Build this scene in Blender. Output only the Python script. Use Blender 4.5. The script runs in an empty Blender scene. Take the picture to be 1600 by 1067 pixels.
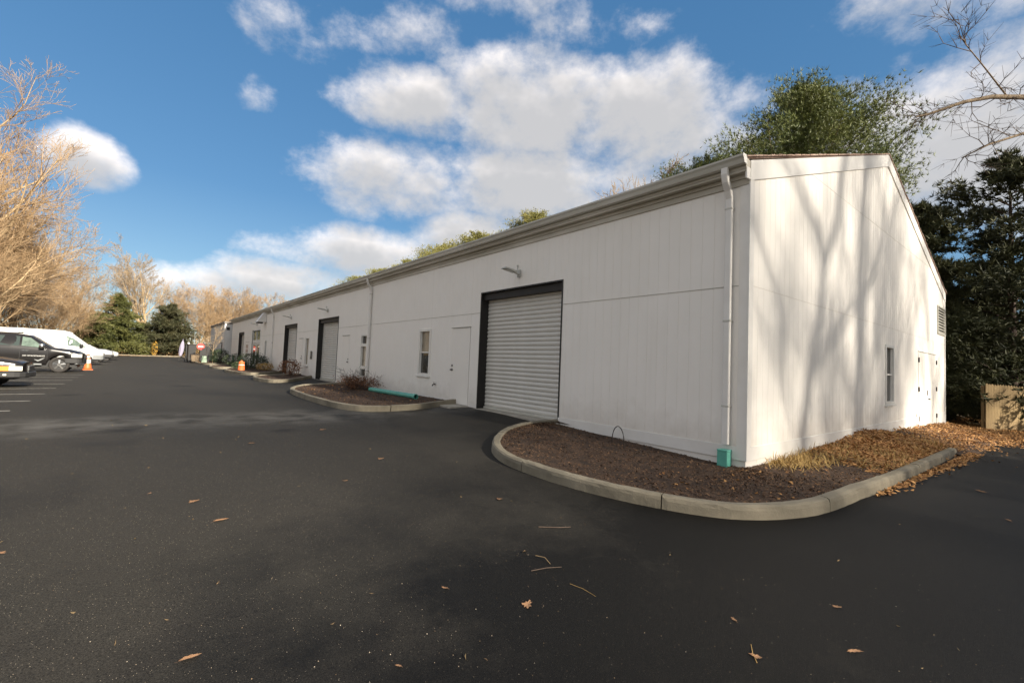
import bpy, math, random
import numpy as np
from mathutils import Vector, Matrix

R = math.radians
SC = bpy.context.scene
COL = SC.collection
rng = np.random.default_rng(7)
random.seed(7)

# ------------------------------------------------------------------ camera
cam_d = bpy.data.cameras.new("camera")
cam = bpy.data.objects.new("camera", cam_d)
COL.objects.link(cam)
cam_d.sensor_width = 36.0
cam_d.lens = 717.68 / 1600 * 36
cam_d.clip_start = 0.05
cam_d.clip_end = 4000
cam.matrix_world = Matrix(((0.77675994, -0.06192777, -0.62674473, -7.06636819),
                           (-0.6285046, -0.01250642, -0.77770531, -3.14333172),
                           (0.04032323, 0.99800227, -0.04863638, 1.42298219),
                           (0, 0, 0, 1)))
SC.camera = cam

# ------------------------------------------------------------------ sun, sky, exposure
SUN_EL, SUN_AZ = R(25), R(171)            # azimuth clockwise from +Y
sdir = Vector((math.sin(SUN_AZ) * math.cos(SUN_EL), math.cos(SUN_AZ) * math.cos(SUN_EL), math.sin(SUN_EL)))
sun_d = bpy.data.lights.new("sun", 'SUN')
sun_d.energy = 2.0
sun_d.angle = R(1.7)
sun_d.color = (1.0, 0.90, 0.76)
sun = bpy.data.objects.new("sun", sun_d)
COL.objects.link(sun)
sun.rotation_euler = sdir.to_track_quat('Z', 'Y').to_euler()
sun.location = (20, -40, 40)

SC.view_settings.view_transform = 'Standard'
SC.view_settings.look = 'None'
SC.view_settings.gamma = 1.0
SC.view_settings.exposure = 2.45
SC.cycles.max_bounces = 6
SC.cycles.use_denoising = True

world = bpy.data.worlds.new("World")
SC.world = world
world.use_nodes = True
wn, wl = world.node_tree.nodes, world.node_tree.links


def build_sky():
    wn.clear()

    def M(op, a, b=None, c=None, clamp=False):
        n = wn.new('ShaderNodeMath'); n.operation = op; n.use_clamp = clamp
        for i, v in enumerate((a, b, c)):
            if v is None: continue
            if isinstance(v, (int, float)): n.inputs[i].default_value = v
            else: wl.new(v, n.inputs[i])
        return n.outputs[0]

    def SS(x, a, b):
        n = wn.new('ShaderNodeMapRange'); n.interpolation_type = 'SMOOTHSTEP'
        wl.new(x, n.inputs[0]); n.inputs[1].default_value = a; n.inputs[2].default_value = b
        return n.outputs[0]

    def MIX(f, a, b):
        n = wn.new('ShaderNodeMix'); n.data_type = 'RGBA'
        if isinstance(f, float): n.inputs[0].default_value = f
        else: wl.new(f, n.inputs[0])
        for k, v in ((6, a), (7, b)):
            if isinstance(v, tuple): n.inputs[k].default_value = (*v, 1)
            else: wl.new(v, n.inputs[k])
        return n.outputs[2]

    out = wn.new('ShaderNodeOutputWorld')
    bg = wn.new('ShaderNodeBackground')
    sky = wn.new('ShaderNodeTexSky')
    sky.sky_type = 'NISHITA'; sky.sun_disc = False
    sky.sun_elevation = SUN_EL; sky.sun_rotation = SUN_AZ
    sky.air_density = 1.0; sky.dust_density = 0.3; sky.ozone_density = 2.0
    tc = wn.new('ShaderNodeTexCoord')
    sep = wn.new('ShaderNodeSeparateXYZ'); wl.new(tc.outputs['Generated'], sep.inputs[0])
    X, Y, Z = sep.outputs
    az = M('MULTIPLY', M('ARCTAN2', X, Y), 57.2958)
    el = M('MULTIPLY', M('ARCSINE', Z), 57.2958)
    D2R = 0.0174533
    BL = [(26, 29.2, 9, 3.3, 1), (40, 29.6, 12, 5.6, 1), (54, 27.6, 11, 5.4, 1), (24, 21.0, 9.5, 4.2, .9), (40, 22, 13, 4.6, .9),
          (52, 22, 10, 4, .8), (63, 26, 7, 4, .45), (22, 12.2, 12, 2.8, .9), (32.5, 14.8, 7, 3.6, .9), (13, 8.0, 9, 2.4, .8),
          (4, 7.0, 6, 1.9, .8), (26, 8.5, 12, 3, .8), (-4.6, 16.8, 2.9, 2.4, .95), (12.0, 32.6, 5, 2.2, .35), (22, 35.0, 7, 2.0, .25),
          (38, 40, 6, 1.8, .2), (84, 20.5, 17, 7, 1), (88, 33, 11, 3.4, .5), (70, 17, 12, 5, .7), (8, 27, 1, 1, .1), (47, 37, 6, 1.8, .3)]

    def density(elv, cheap):
        tot = None
        for (a0, e0, ra, re, w) in BL:
            dx = M('MULTIPLY', M('SUBTRACT', az, a0), 1 / ra)
            dy = M('MULTIPLY', M('SUBTRACT', elv, e0), 1 / re)
            d2 = M('MULTIPLY_ADD', dx, dx, M('MULTIPLY', dy, dy))
            v = M('MULTIPLY_ADD', d2, -w * 0.62, w)
            tot = v if tot is None else M('MAXIMUM', tot, v)
        tot = M('MAXIMUM', tot, -1.0)
        cv = wn.new('ShaderNodeCombineXYZ')
        azr = M('MULTIPLY', az, D2R); elr = M('MULTIPLY', elv, D2R)
        ce = M('COSINE', elr)
        wl.new(M('MULTIPLY', M('SINE', azr), ce), cv.inputs[0])
        wl.new(M('MULTIPLY', M('COSINE', azr), ce), cv.inputs[1])
        wl.new(M('MULTIPLY', M('SINE', elr), 1.35), cv.inputs[2])
        # unseen clouds outside the view, thickened to brighten the shaded long wall
        n0 = wn.new('ShaderNodeTexNoise'); n0.inputs['Scale'].default_value = 2.3; n0.inputs['Detail'].default_value = 2
        wl.new(cv.outputs[0], n0.inputs['Vector'])
        gen = M('MULTIPLY', M('SUBTRACT', n0.outputs[0], 0.25), 6.0)
        inview = M('MULTIPLY', SS(M('ABSOLUTE', M('SUBTRACT', az, 38)), 78, 58), SS(el, 60, 42))
        gen = M('SUBTRACT', gen, M('MULTIPLY', inview, 3.0))
        tot = M('MAXIMUM', tot, gen)
        n1 = wn.new('ShaderNodeTexNoise'); n1.inputs['Scale'].default_value = 6.0
        n1.inputs['Detail'].default_value = 4 if cheap else 10; n1.inputs['Roughness'].default_value = 0.63
        n1.inputs['Distortion'].default_value = 0.0
        wl.new(cv.outputs[0], n1.inputs['Vector'])
        return M('ADD', tot, M('MULTIPLY', M('SUBTRACT', n1.outputs[0], 0.55), 2.55))

    d0 = density(el, False)
    d1 = density(M('ADD', el, 2.2), True)
    alpha = M('MULTIPLY', SS(d0, -0.16, 0.78), 0.92)
    thick = SS(M('MULTIPLY_ADD', d1, 0.75, M('MULTIPLY', d0, 0.25)), -0.5, 0.75)
    ccol = MIX(thick, (2.62, 2.42, 2.28), (1.20, 1.18, 1.18))
    # sky graded a little deeper in blue, as in the picture
    hs = wn.new('ShaderNodeHueSaturation'); hs.inputs['Saturation'].default_value = 1.12; hs.inputs['Value'].default_value = 1.0
    wl.new(sky.outputs[0], hs.inputs['Color'])
    gr = wn.new('ShaderNodeValToRGB')           # clear blue grading with height
    for i, (p_, c_) in enumerate(((0.0, (.58, .74, .86)), (.12, (.28, .545, .80)), (.30, (.118, .355, .68)), (.7, (.085, .29, .62)))):
        e_ = gr.color_ramp.elements[i] if i < 2 else gr.color_ramp.elements.new(p_)
        e_.position = p_; e_.color = (*c_, 1)
    wl.new(Z, gr.inputs[0])
    blue = MIX(0.90, hs.outputs[0], gr.outputs[0])
    col = MIX(alpha, blue, ccol)
    # ground half of the world
    col = MIX(SS(Z, 0.0, -0.04), col, (0.9, 0.8, 0.7))
    wl.new(col, bg.inputs[0]); bg.inputs[1].default_value = 0.10
    wl.new(bg.outputs[0], out.inputs[0])


build_sky()

# ------------------------------------------------------------------ helpers
def zg(x, y):
    """height of the paved ground"""
    x = np.asarray(x, float); y = np.asarray(y, float)
    b = np.where(y > 6, .2 + .0033 * (y - 6), .2 - .038 * (6 - y))
    b = np.where(y > 50, .345 + .006 * (y - 50), b)
    b = np.clip(b, -.3, .6)
    l = .05 * np.minimum(-x, 3) + .012 * np.clip(-x - 3, 0, 12)
    return b - np.where(x < 0, l, .02 * np.minimum(x, 22))


def gz(x, y): return float(zg(x, y))


def tag(o, label=None, cat=None, group=None, kind=None):
    if label: o['label'] = label
    if cat: o['category'] = cat
    if group: o['group'] = group
    if kind: o['kind'] = kind
    return o


def empty(name, loc=(0, 0, 0), rz=0):
    o = bpy.data.objects.new(name, None); COL.objects.link(o)
    o.location = loc; o.rotation_euler = (0, 0, rz); o.empty_display_size = .2
    return o


def link(name, me, parent=None, loc=(0, 0, 0), rot=(0, 0, 0), scale=(1, 1, 1)):
    o = bpy.data.objects.new(name, me); COL.objects.link(o)
    o.location = loc; o.rotation_euler = rot; o.scale = scale
    if parent: o.parent = parent
    return o


def copy_tree(o, parent=None):
    c = o.copy(); COL.objects.link(c); c.parent = parent
    for ch in list(o.children): copy_tree(ch, c)
    return c


class MB:
    def __init__(s): s.v = []; s.f = []; s.smooth = False
    def add(s, vs, fs):
        n = len(s.v); s.v += [tuple(map(float, p)) for p in vs]; s.f += [tuple(i + n for i in f) for f in fs]
        return s
    def box(s, a, b):
        x0, y0, z0 = a; x1, y1, z1 = b
        return s.add([(x0, y0, z0), (x1, y0, z0), (x1, y1, z0), (x0, y1, z0), (x0, y0, z1), (x1, y0, z1), (x1, y1, z1), (x0, y1, z1)],
                     [(0, 3, 2, 1), (4, 5, 6, 7), (0, 1, 5, 4), (1, 2, 6, 5), (2, 3, 7, 6), (3, 0, 4, 7)])
    def bbox(s, a, b, c=.01):
        """box with chamfered vertical/long edges (cheap bevel)"""
        x0, y0, z0 = a; x1, y1, z1 = b
        p = []
        for z, k in ((z0, c), (z0 + c, 0), (z1 - c, 0), (z1, c)):
            p += [(x0 + k, y0 + k, z), (x1 - k, y0 + k, z), (x1 - k, y1 - k, z), (x0 + k, y1 - k, z)]
        f = [(3, 2, 1, 0), (12, 13, 14, 15)]
        for r in range(3):
            for i in range(4):
                j = (i + 1) % 4; f.append((r * 4 + i, r * 4 + j, r * 4 + 4 + j, r * 4 + 4 + i))
        return s.add(p, f)
    def quad(s, *p): return s.add(p, [tuple(range(len(p)))])
    def tube(s, pts, rad, n=8, caps=True):
        pts = [Vector(p) for p in pts]
        if isinstance(rad, (int, float)): rad = [rad] * len(pts)
        rings = []
        for i, p in enumerate(pts):
            d = (pts[min(i + 1, len(pts) - 1)] - pts[max(i - 1, 0)]).normalized()
            up = Vector((0, 0, 1)) if abs(d.z) < .95 else Vector((1, 0, 0))
            a = d.cross(up).normalized(); b = d.cross(a)
            rings.append([p + rad[i] * (a * math.cos(t) + b * math.sin(t)) for t in [2 * math.pi * k / n for k in range(n)]])
        vs = [q for r in rings for q in r]; fs = []
        for i in range(len(pts) - 1):
            for k in range(n):
                l = (k + 1) % n; fs.append((i * n + k, i * n + l, (i + 1) * n + l, (i + 1) * n + k))
        if caps: fs += [tuple(range(n))[::-1], tuple(range((len(pts) - 1) * n, len(pts) * n))]
        return s.add(vs, fs)
    def lathe(s, prof, n=20, c=(0, 0, 0)):
        vs = []; fs = []
        for r, z in prof:
            vs += [(c[0] + r * math.cos(2 * math.pi * k / n), c[1] + r * math.sin(2 * math.pi * k / n), c[2] + z) for k in range(n)]
        for i in range(len(prof) - 1):
            for k in range(n):
                l = (k + 1) % n; fs.append((i * n + k, i * n + l, (i + 1) * n + l, (i + 1) * n + k))
        fs += [tuple(range(n))[::-1], tuple(range((len(prof) - 1) * n, len(prof) * n))]
        return s.add(vs, fs)
    def extrude(s, poly, axis, a0, a1):
        """poly: 2D points; axis 'y': (x,z) polygon extruded along y; 'x': (y,z) along x"""
        n = len(poly)
        f3 = (lambda p, a: (p[0], a, p[1])) if axis == 'y' else (lambda p, a: (a, p[0], p[1]))
        vs = [f3(p, a0) for p in poly] + [f3(p, a1) for p in poly]
        fs = [(i, (i + 1) % n, n + (i + 1) % n, n + i) for i in range(n)] + [tuple(range(n))[::-1], tuple(range(n, 2 * n))]
        return s.add(vs, fs)
    def mesh(s, name, m):
        me = bpy.data.meshes.new(name); me.from_pydata(s.v, [], s.f)
        for mm in (m if isinstance(m, (list, tuple)) else [m]): me.materials.append(mm)
        if s.smooth: me.polygons.foreach_set('use_smooth', [True] * len(me.polygons))
        me.update(); return me
    def build(s, name, m, parent=None, **k): return link(name, s.mesh(name, m), parent, **k)


def np_mesh(name, V, F, m, smooth=False):
    """V (n,3) array, F (m,3|4) array"""
    me = bpy.data.meshes.new(name)
    V = np.ascontiguousarray(V, np.float32); F = np.ascontiguousarray(F, np.int32)
    k = F.shape[1]
    me.vertices.add(len(V)); me.vertices.foreach_set('co', V.ravel())
    me.loops.add(F.size); me.loops.foreach_set('vertex_index', F.ravel())
    me.polygons.add(len(F)); me.polygons.foreach_set('loop_start', np.arange(0, F.size, k, dtype=np.int32))
    me.polygons.foreach_set('loop_total', np.full(len(F), k, np.int32))
    if smooth: me.polygons.foreach_set('use_smooth', np.ones(len(F), bool))
    me.materials.append(m); me.update(calc_edges=True); me.validate()
    return me


# ------------------------------------------------------------------ materials
def mat(name, c1, c2=None, scale=4.0, rough=.6, bump=0., bscale=None, metal=0., detail=6, spec=.5, island=0., stretch=(1, 1, 1), contrast=(.35, .65),
        extra=None, bdist=.01, rvar=0.):
    m = bpy.data.materials.new(name); m.use_nodes = True
    nt = m.node_tree; N, L = nt.nodes, nt.links
    b = N['Principled BSDF']
    b.inputs['Roughness'].default_value = rough; b.inputs['Metallic'].default_value = metal
    b.inputs['Specular IOR Level'].default_value = spec
    tc = N.new('ShaderNodeTexCoord'); mp = N.new('ShaderNodeMapping'); mp.inputs['Scale'].default_value = stretch
    L.new(tc.outputs['Object'], mp.inputs[0])
    col = None
    if c2 is not None:
        nz = N.new('ShaderNodeTexNoise'); nz.inputs['Scale'].default_value = scale; nz.inputs['Detail'].default_value = detail
        nz.inputs['Roughness'].default_value = .6
        L.new(mp.outputs[0], nz.inputs['Vector'])
        fac = nz.outputs[0]
        mr = N.new('ShaderNodeMapRange'); mr.inputs[1].default_value = contrast[0]; mr.inputs[2].default_value = contrast[1]
        L.new(fac, mr.inputs[0]); fac = mr.outputs[0]
        if island:
            ge = N.new('ShaderNodeNewGeometry'); mx = N.new('ShaderNodeMix'); mx.inputs[0].default_value = island
            L.new(fac, mx.inputs[2]); L.new(ge.outputs['Random Per Island'], mx.inputs[3]); fac = mx.outputs[0]
        mc = N.new('ShaderNodeMix'); mc.data_type = 'RGBA'
        mc.inputs[6].default_value = (*c1, 1); mc.inputs[7].default_value = (*c2, 1)
        L.new(fac, mc.inputs[0]); col = mc.outputs[2]
        L.new(col, b.inputs['Base Color'])
        if rvar:
            rm = N.new('ShaderNodeMapRange'); rm.inputs[3].default_value = rough - rvar; rm.inputs[4].default_value = rough + rvar
            L.new(fac, rm.inputs[0]); L.new(rm.outputs[0], b.inputs['Roughness'])
    else:
        b.inputs['Base Color'].default_value = (*c1, 1)
    if bump:
        bz = N.new('ShaderNodeTexNoise'); bz.inputs['Scale'].default_value = bscale or scale * 8; bz.inputs['Detail'].default_value = 4
        L.new(mp.outputs[0], bz.inputs['Vector'])
        bp = N.new('ShaderNodeBump'); bp.inputs['Strength'].default_value = bump; bp.inputs['Distance'].default_value = bdist
        L.new(bz.outputs[0], bp.inputs['Height']); L.new(bp.outputs[0], b.inputs['Normal'])
    if extra: extra(nt, b, mp, col)
    return m


def asphalt_nodes(nt, b, mp, col):
    N, L = nt.nodes, nt.links
    def noise(s, d=5, st=None, r=.6):
        n = N.new('ShaderNodeTexNoise'); n.inputs['Scale'].default_value = s; n.inputs['Detail'].default_value = d; n.inputs['Roughness'].default_value = r
        if st:
            q = N.new('ShaderNodeMapping'); q.inputs['Scale'].default_value = st
            tc = N.new('ShaderNodeTexCoord'); L.new(tc.outputs['Object'], q.inputs[0]); L.new(q.outputs[0], n.inputs['Vector'])
        else: L.new(mp.outputs[0], n.inputs['Vector'])
        return n.outputs[0]
    def rngm(x, a, c, o0=0, o1=1):
        n = N.new('ShaderNodeMapRange'); L.new(x, n.inputs[0])
        for i, v in enumerate((a, c, o0, o1)): n.inputs[i + 1].default_value = v
        return n.outputs[0]
    def mix(f, a, c, mode='MIX'):
        n = N.new('ShaderNodeMix'); n.data_type = 'RGBA'; n.blend_type = mode
        if isinstance(f, (int, float)): n.inputs[0].default_value = f
        else: L.new(f, n.inputs[0])
        for k, v in ((6, a), (7, c)):
            if isinstance(v, tuple): n.inputs[k].default_value = (*v, 1)
            else: L.new(v, n.inputs[k])
        return n.outputs[2]
    # aggregate
    g1 = noise(115, 5, None, .7)
    base = mix(rngm(g1, .34, .66), (.0014, .0013, .0011), (.0088, .0081, .0070))
    vo = N.new('ShaderNodeTexVoronoi'); vo.inputs['Scale'].default_value = 150; L.new(mp.outputs[0], vo.inputs['Vector'])
    sep = N.new('ShaderNodeSeparateColor'); L.new(vo.outputs['Color'], sep.inputs[0])
    near = rngm(vo.outputs['Distance'], .32, .22)
    pick = rngm(sep.outputs[0], .964, .978)
    mm = N.new('ShaderNodeMath'); mm.operation = 'MULTIPLY'; L.new(near, mm.inputs[0]); L.new(pick, mm.inputs[1])
    base = mix(mm.outputs[0], base, (.075, .065, .05))
    # dry and worn patches, long stains across the lane; paler overall up the drive
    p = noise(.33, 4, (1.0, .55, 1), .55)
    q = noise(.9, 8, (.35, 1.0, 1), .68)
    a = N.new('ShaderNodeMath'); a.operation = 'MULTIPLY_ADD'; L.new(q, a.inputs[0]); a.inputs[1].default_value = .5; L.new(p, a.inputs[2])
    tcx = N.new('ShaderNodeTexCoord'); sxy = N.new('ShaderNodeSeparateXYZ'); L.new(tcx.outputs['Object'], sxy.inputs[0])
    ytone = N.new('ShaderNodeMath'); ytone.operation = 'MULTIPLY_ADD'; L.new(rngm(sxy.outputs[1], -1.0, 4.5), ytone.inputs[0]); ytone.inputs[1].default_value = .40; L.new(a.outputs[0], ytone.inputs[2])  # paler with y, away from the near edge
    wx = N.new('ShaderNodeMath'); wx.operation = 'MULTIPLY_ADD'; L.new(rngm(sxy.outputs[0], -5.5, -1.5), wx.inputs[0]); wx.inputs[1].default_value = -.22; L.new(ytone.outputs[0], wx.inputs[2])
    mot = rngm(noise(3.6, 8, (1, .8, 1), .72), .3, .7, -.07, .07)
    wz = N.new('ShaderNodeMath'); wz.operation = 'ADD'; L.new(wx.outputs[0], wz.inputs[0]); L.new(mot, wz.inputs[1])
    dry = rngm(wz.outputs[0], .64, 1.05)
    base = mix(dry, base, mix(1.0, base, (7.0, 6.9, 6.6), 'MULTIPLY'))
    # a pale broken band across the drive
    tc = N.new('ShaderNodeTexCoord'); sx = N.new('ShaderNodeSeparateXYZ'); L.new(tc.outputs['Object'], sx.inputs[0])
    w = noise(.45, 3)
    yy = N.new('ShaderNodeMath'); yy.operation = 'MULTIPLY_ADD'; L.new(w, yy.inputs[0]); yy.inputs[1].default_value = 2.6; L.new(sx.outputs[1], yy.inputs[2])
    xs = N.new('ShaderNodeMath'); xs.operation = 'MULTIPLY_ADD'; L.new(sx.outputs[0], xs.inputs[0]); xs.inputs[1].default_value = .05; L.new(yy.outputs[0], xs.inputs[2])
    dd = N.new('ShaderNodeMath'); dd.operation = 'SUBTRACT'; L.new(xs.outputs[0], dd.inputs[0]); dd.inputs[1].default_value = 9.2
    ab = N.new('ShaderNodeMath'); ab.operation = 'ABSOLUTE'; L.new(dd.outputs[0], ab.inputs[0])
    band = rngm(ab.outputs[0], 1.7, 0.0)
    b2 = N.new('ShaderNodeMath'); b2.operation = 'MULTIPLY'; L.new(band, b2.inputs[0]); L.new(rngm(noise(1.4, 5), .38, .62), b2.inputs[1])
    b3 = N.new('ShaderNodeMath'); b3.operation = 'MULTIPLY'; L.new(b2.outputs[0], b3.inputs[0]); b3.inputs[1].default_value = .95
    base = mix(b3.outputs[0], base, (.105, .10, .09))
    # a few oil spots
    oil = rngm(noise(.55, 3, (1, 1, 1)), .70, .78)
    dn = noise(2.2, 4)
    for cx, cy, rad in ((-5.73, 18.66, .55), (-7.2, 7.25, .42), (-4.9, 6.1, .30), (-8.6, 15.2, .4), (-11.5, 14.8, .5), (-11.8, 17.0, .45), (-6.2, 27, .6)):
        vm = N.new('ShaderNodeVectorMath'); vm.operation = 'DISTANCE'; L.new(tc.outputs['Object'], vm.inputs[0]); vm.inputs[1].default_value = (cx, cy, 0.0)
        w2 = N.new('ShaderNodeMath'); w2.operation = 'MULTIPLY_ADD'; L.new(dn, w2.inputs[0]); w2.inputs[1].default_value = rad * 1.5; L.new(vm.outputs['Value'], w2.inputs[2])
        mx_ = N.new('ShaderNodeMath'); mx_.operation = 'MAXIMUM'; L.new(oil, mx_.inputs[0]); L.new(rngm(w2.outputs[0], rad * 1.75, rad * .8, 0, .75), mx_.inputs[1]); oil = mx_.outputs[0]
    base = mix(oil, base, (.007, .0065, .006))
    L.new(base, b.inputs['Base Color'])
    L.new(rngm(dry, 0, 1, .62, .80), b.inputs['Roughness'])
    bp = N.new('ShaderNodeBump'); bp.inputs['Strength'].default_value = .55; bp.inputs['Distance'].default_value = .006
    L.new(noise(190, 3), bp.inputs['Height']); L.new(bp.outputs[0], b.inputs['Normal'])


def siding_nodes(nt, b, mp, col):
    """rough-sawn grain plus faint weathering low on the sheets"""
    N, L = nt.nodes, nt.links
    q = N.new('ShaderNodeMapping'); q.inputs['Scale'].default_value = (60, 60, 2.2)
    tc = N.new('ShaderNodeTexCoord'); L.new(tc.outputs['Object'], q.inputs[0])
    n = N.new('ShaderNodeTexNoise'); n.inputs['Scale'].default_value = 2.0; n.inputs['Detail'].default_value = 5; L.new(q.outputs[0], n.inputs['Vector'])
    bp = N.new('ShaderNodeBump'); bp.inputs['Strength'].default_value = .15; bp.inputs['Distance'].default_value = .003
    L.new(n.outputs[0], bp.inputs['Height']); L.new(bp.outputs[0], b.inputs['Normal'])
    sx = N.new('ShaderNodeSeparateXYZ'); L.new(tc.outputs['Object'], sx.inputs[0])
    d1 = N.new('ShaderNodeTexNoise'); d1.inputs['Scale'].default_value = 3.2; d1.inputs['Detail'].default_value = 7; d1.inputs['Roughness'].default_value = .65; L.new(tc.outputs['Object'], d1.inputs['Vector'])
    zz = N.new('ShaderNodeMath'); zz.operation = 'MULTIPLY_ADD'; L.new(d1.outputs[0], zz.inputs[0]); zz.inputs[1].default_value = -1.1; L.new(sx.outputs[2], zz.inputs[2])
    low = N.new('ShaderNodeMapRange'); L.new(zz.outputs[0], low.inputs[0])
    for i, v in enumerate((.25, -.45, 0, .34)): low.inputs[i + 1].default_value = v
    q2 = N.new('ShaderNodeMapping'); q2.inputs['Scale'].default_value = (5, 5, .22); L.new(tc.outputs['Object'], q2.inputs[0])
    d2 = N.new('ShaderNodeTexNoise'); d2.inputs['Scale'].default_value = 1.4; d2.inputs['Detail'].default_value = 4; L.new(q2.outputs[0], d2.inputs['Vector'])
    st = N.new('ShaderNodeMapRange'); L.new(d2.outputs[0], st.inputs[0])
    for i, v in enumerate((.58, .82, 0, .07)): st.inputs[i + 1].default_value = v
    ad = N.new('ShaderNodeMath'); ad.operation = 'ADD'; ad.use_clamp = True; L.new(low.outputs[0], ad.inputs[0]); L.new(st.outputs[0], ad.inputs[1])
    mx = N.new('ShaderNodeMix'); mx.data_type = 'RGBA'; L.new(ad.outputs[0], mx.inputs[0]); L.new(col, mx.inputs[6]); mx.inputs[7].default_value = (.40, .33, .25, 1)
    L.new(mx.outputs[2], b.inputs['Base Color'])


M = {}
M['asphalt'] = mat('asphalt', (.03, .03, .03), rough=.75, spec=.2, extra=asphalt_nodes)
M['siding'] = mat('white painted siding', (.87, .84, .785), (.90, .87, .82), scale=1.1, rough=.55, extra=siding_nodes, spec=.35)
M['trim'] = mat('white trim paint', (.80, .785, .75), (.74, .72, .68), scale=2.2, rough=.45, bump=.08, bscale=60)
M['groove'] = mat('groove backing board', (.78, .745, .69), rough=.8)  # sheathing paint seen between the siding boards
M['gutter'] = mat('weathered white aluminium', (.62, .61, .56), (.46, .45, .39), scale=1.6, rough=.42, stretch=(1, .35, 3), bump=.05)
M['soffit'] = mat('weathered soffit paint', (.60, .57, .50), (.42, .39, .32), scale=1.3, rough=.6, stretch=(1, .4, 1))
M['shingle'] = mat('brown red shingle', (.36, .22, .165), (.52, .40, .33), scale=9, rough=.85, bump=.5, island=.5)
M['black'] = mat('black steel trim', (.012, .012, .011), (.02, .018, .016), scale=3, rough=.5)
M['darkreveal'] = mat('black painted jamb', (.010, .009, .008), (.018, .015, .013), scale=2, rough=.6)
M['slat'] = mat('off white roller slat', (.72, .70, .65), (.60, .58, .53), scale=1.4, rough=.42, stretch=(1, .5, 2), bump=.03)
M['door'] = mat('white door paint', (.87, .84, .785), (.84, .81, .76), scale=1.2, rough=.45, bump=.05)
M['glass'] = mat('dark window glass', (.030, .033, .033), (.055, .05, .04), scale=1.5, rough=.04, spec=.9)
M['tanpane'] = mat('tan window pane', (.33, .27, .19), (.22, .19, .14), scale=3, rough=.25, spec=.8)  # tan pane colour; reflected trees painted in on two windows
M['metal'] = mat('dull steel hardware', (.28, .27, .25), (.16, .15, .14), scale=20, rough=.38, metal=.8)
M['blackmetal'] = mat('black iron', (.02, .018, .017), (.04, .03, .025), scale=15, rough=.5, metal=.3)
M['vinyl'] = mat('white vinyl', (.78, .77, .73), (.73, .72, .68), scale=4, rough=.35)
M['lampgrey'] = mat('grey lamp housing', (.55, .55, .50), (.40, .40, .37), scale=6, rough=.5)
M['lens'] = mat('lamp lens', (.65, .65, .58), rough=.2)
M['concrete'] = mat('weathered concrete kerb', (.31, .272, .20), (.115, .102, .075), scale=1.6, rough=.9, bump=.5, bscale=55, contrast=(.32, .78), bdist=.01)
M['slab'] = mat('pale concrete slab', (.42, .39, .33), (.30, .275, .23), scale=4, rough=.9, bump=.3, bscale=60)
M['soil'] = mat('dark mulch soil', (.030, .017, .0095), (.088, .048, .026), scale=5.5, rough=.95, bump=.9, bscale=45, bdist=.03)
M['chip'] = mat('bark chip', (.028, .015, .009), (.20, .115, .062), scale=7, rough=.9, island=.85)
M['ground'] = mat('leafy ground', (.085, .058, .030), (.15, .115, .055), scale=.6, rough=.95, bump=.6, bscale=14, bdist=.05)
M['leaf'] = mat('fallen orange leaf', (.24, .105, .035), (.60, .33, .12), scale=3, rough=.75, island=.8)
M['leafsolo'] = mat('single brown leaf', (.17, .085, .04), (.31, .18, .095), scale=30, rough=.7)
M['drygrass'] = mat('dry golden grass', (.33, .21, .075), (.54, .37, .13), scale=4, rough=.8, island=.8)
M['grit'] = mat('pale grit', (.25, .15, .07), (.55, .48, .38), scale=4, rough=.9, island=.95)
M['twiglit'] = mat('twig bits', (.12, .075, .04), (.30, .22, .11), scale=6, rough=.85, island=.6)
M['teal'] = mat('teal plastic drain pipe', (.13, .44, .35), (.09, .35, .28), scale=5, rough=.42, bump=.05)
M['paintline'] = mat('worn white road paint', (.42, .40, .35), (.16, .15, .13), scale=9, rough=.8, contrast=(.45, .75))
M['fence'] = mat('tan cedar board', (.34, .24, .11), (.22, .15, .07), scale=3, rough=.8, stretch=(6, 6, .6), bump=.3, bscale=30)
M['bark'] = mat('grey brown bark', (.22, .165, .105), (.115, .085, .055), scale=3, rough=.9, stretch=(3, 3, .7), bump=.6, bscale=16, bdist=.03)
M['barkwarm'] = mat('warm tan bark', (.46, .345, .20), (.30, .215, .12), scale=3, rough=.9, stretch=(3, 3, .7), bump=.4, bscale=14, bdist=.02)
M['twigwarm'] = mat('orange tan twigs', (.32, .205, .105), (.45, .325, .19), scale=.35, rough=.85, island=.45)
M['twiggrey'] = mat('grey tan twigs', (.26, .19, .12), (.38, .29, .18), scale=.5, rough=.85, island=.4)
M['twigdark'] = mat('dark twigs', (.055, .036, .026), (.10, .07, .05), scale=1, rough=.85)
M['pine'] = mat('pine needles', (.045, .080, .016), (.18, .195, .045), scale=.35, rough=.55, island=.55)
M['pinelit'] = mat('sunlit pine needles', (.10, .115, .028), (.32, .29, .085), scale=.35, rough=.6, island=.55)  # lighter copy of the pine needles, sunlight put into the colour
M['spruce'] = mat('yellow green needles', (.035, .055, .016), (.15, .145, .038), scale=.4, rough=.6, island=.5)
M['darkev'] = mat('dull green needles', (.022, .034, .014), (.085, .075, .030), scale=.5, rough=.65, island=.5)
M['cedar'] = mat('dark cedar sprays', (.014, .023, .009), (.085, .088, .026), scale=.7, rough=.65, island=.55)
M['cedarbark'] = mat('dark red bark', (.07, .042, .03), (.04, .025, .02), scale=4, rough=.9)
M['rust'] = mat('rusty dry leaves', (.13, .05, .025), (.30, .14, .06), scale=4, rough=.8, island=.7)
M['box'] = mat('boxwood leaves', (.012, .026, .010), (.04, .065, .02), scale=3, rough=.5, island=.7)
M['shrub'] = mat('grey green leaves', (.030, .050, .022), (.09, .115, .05), scale=3, rough=.6, island=.7)
M['yellowleaf'] = mat('yellow leaves', (.42, .22, .03), (.62, .40, .07), scale=3, rough=.7, island=.7)
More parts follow.
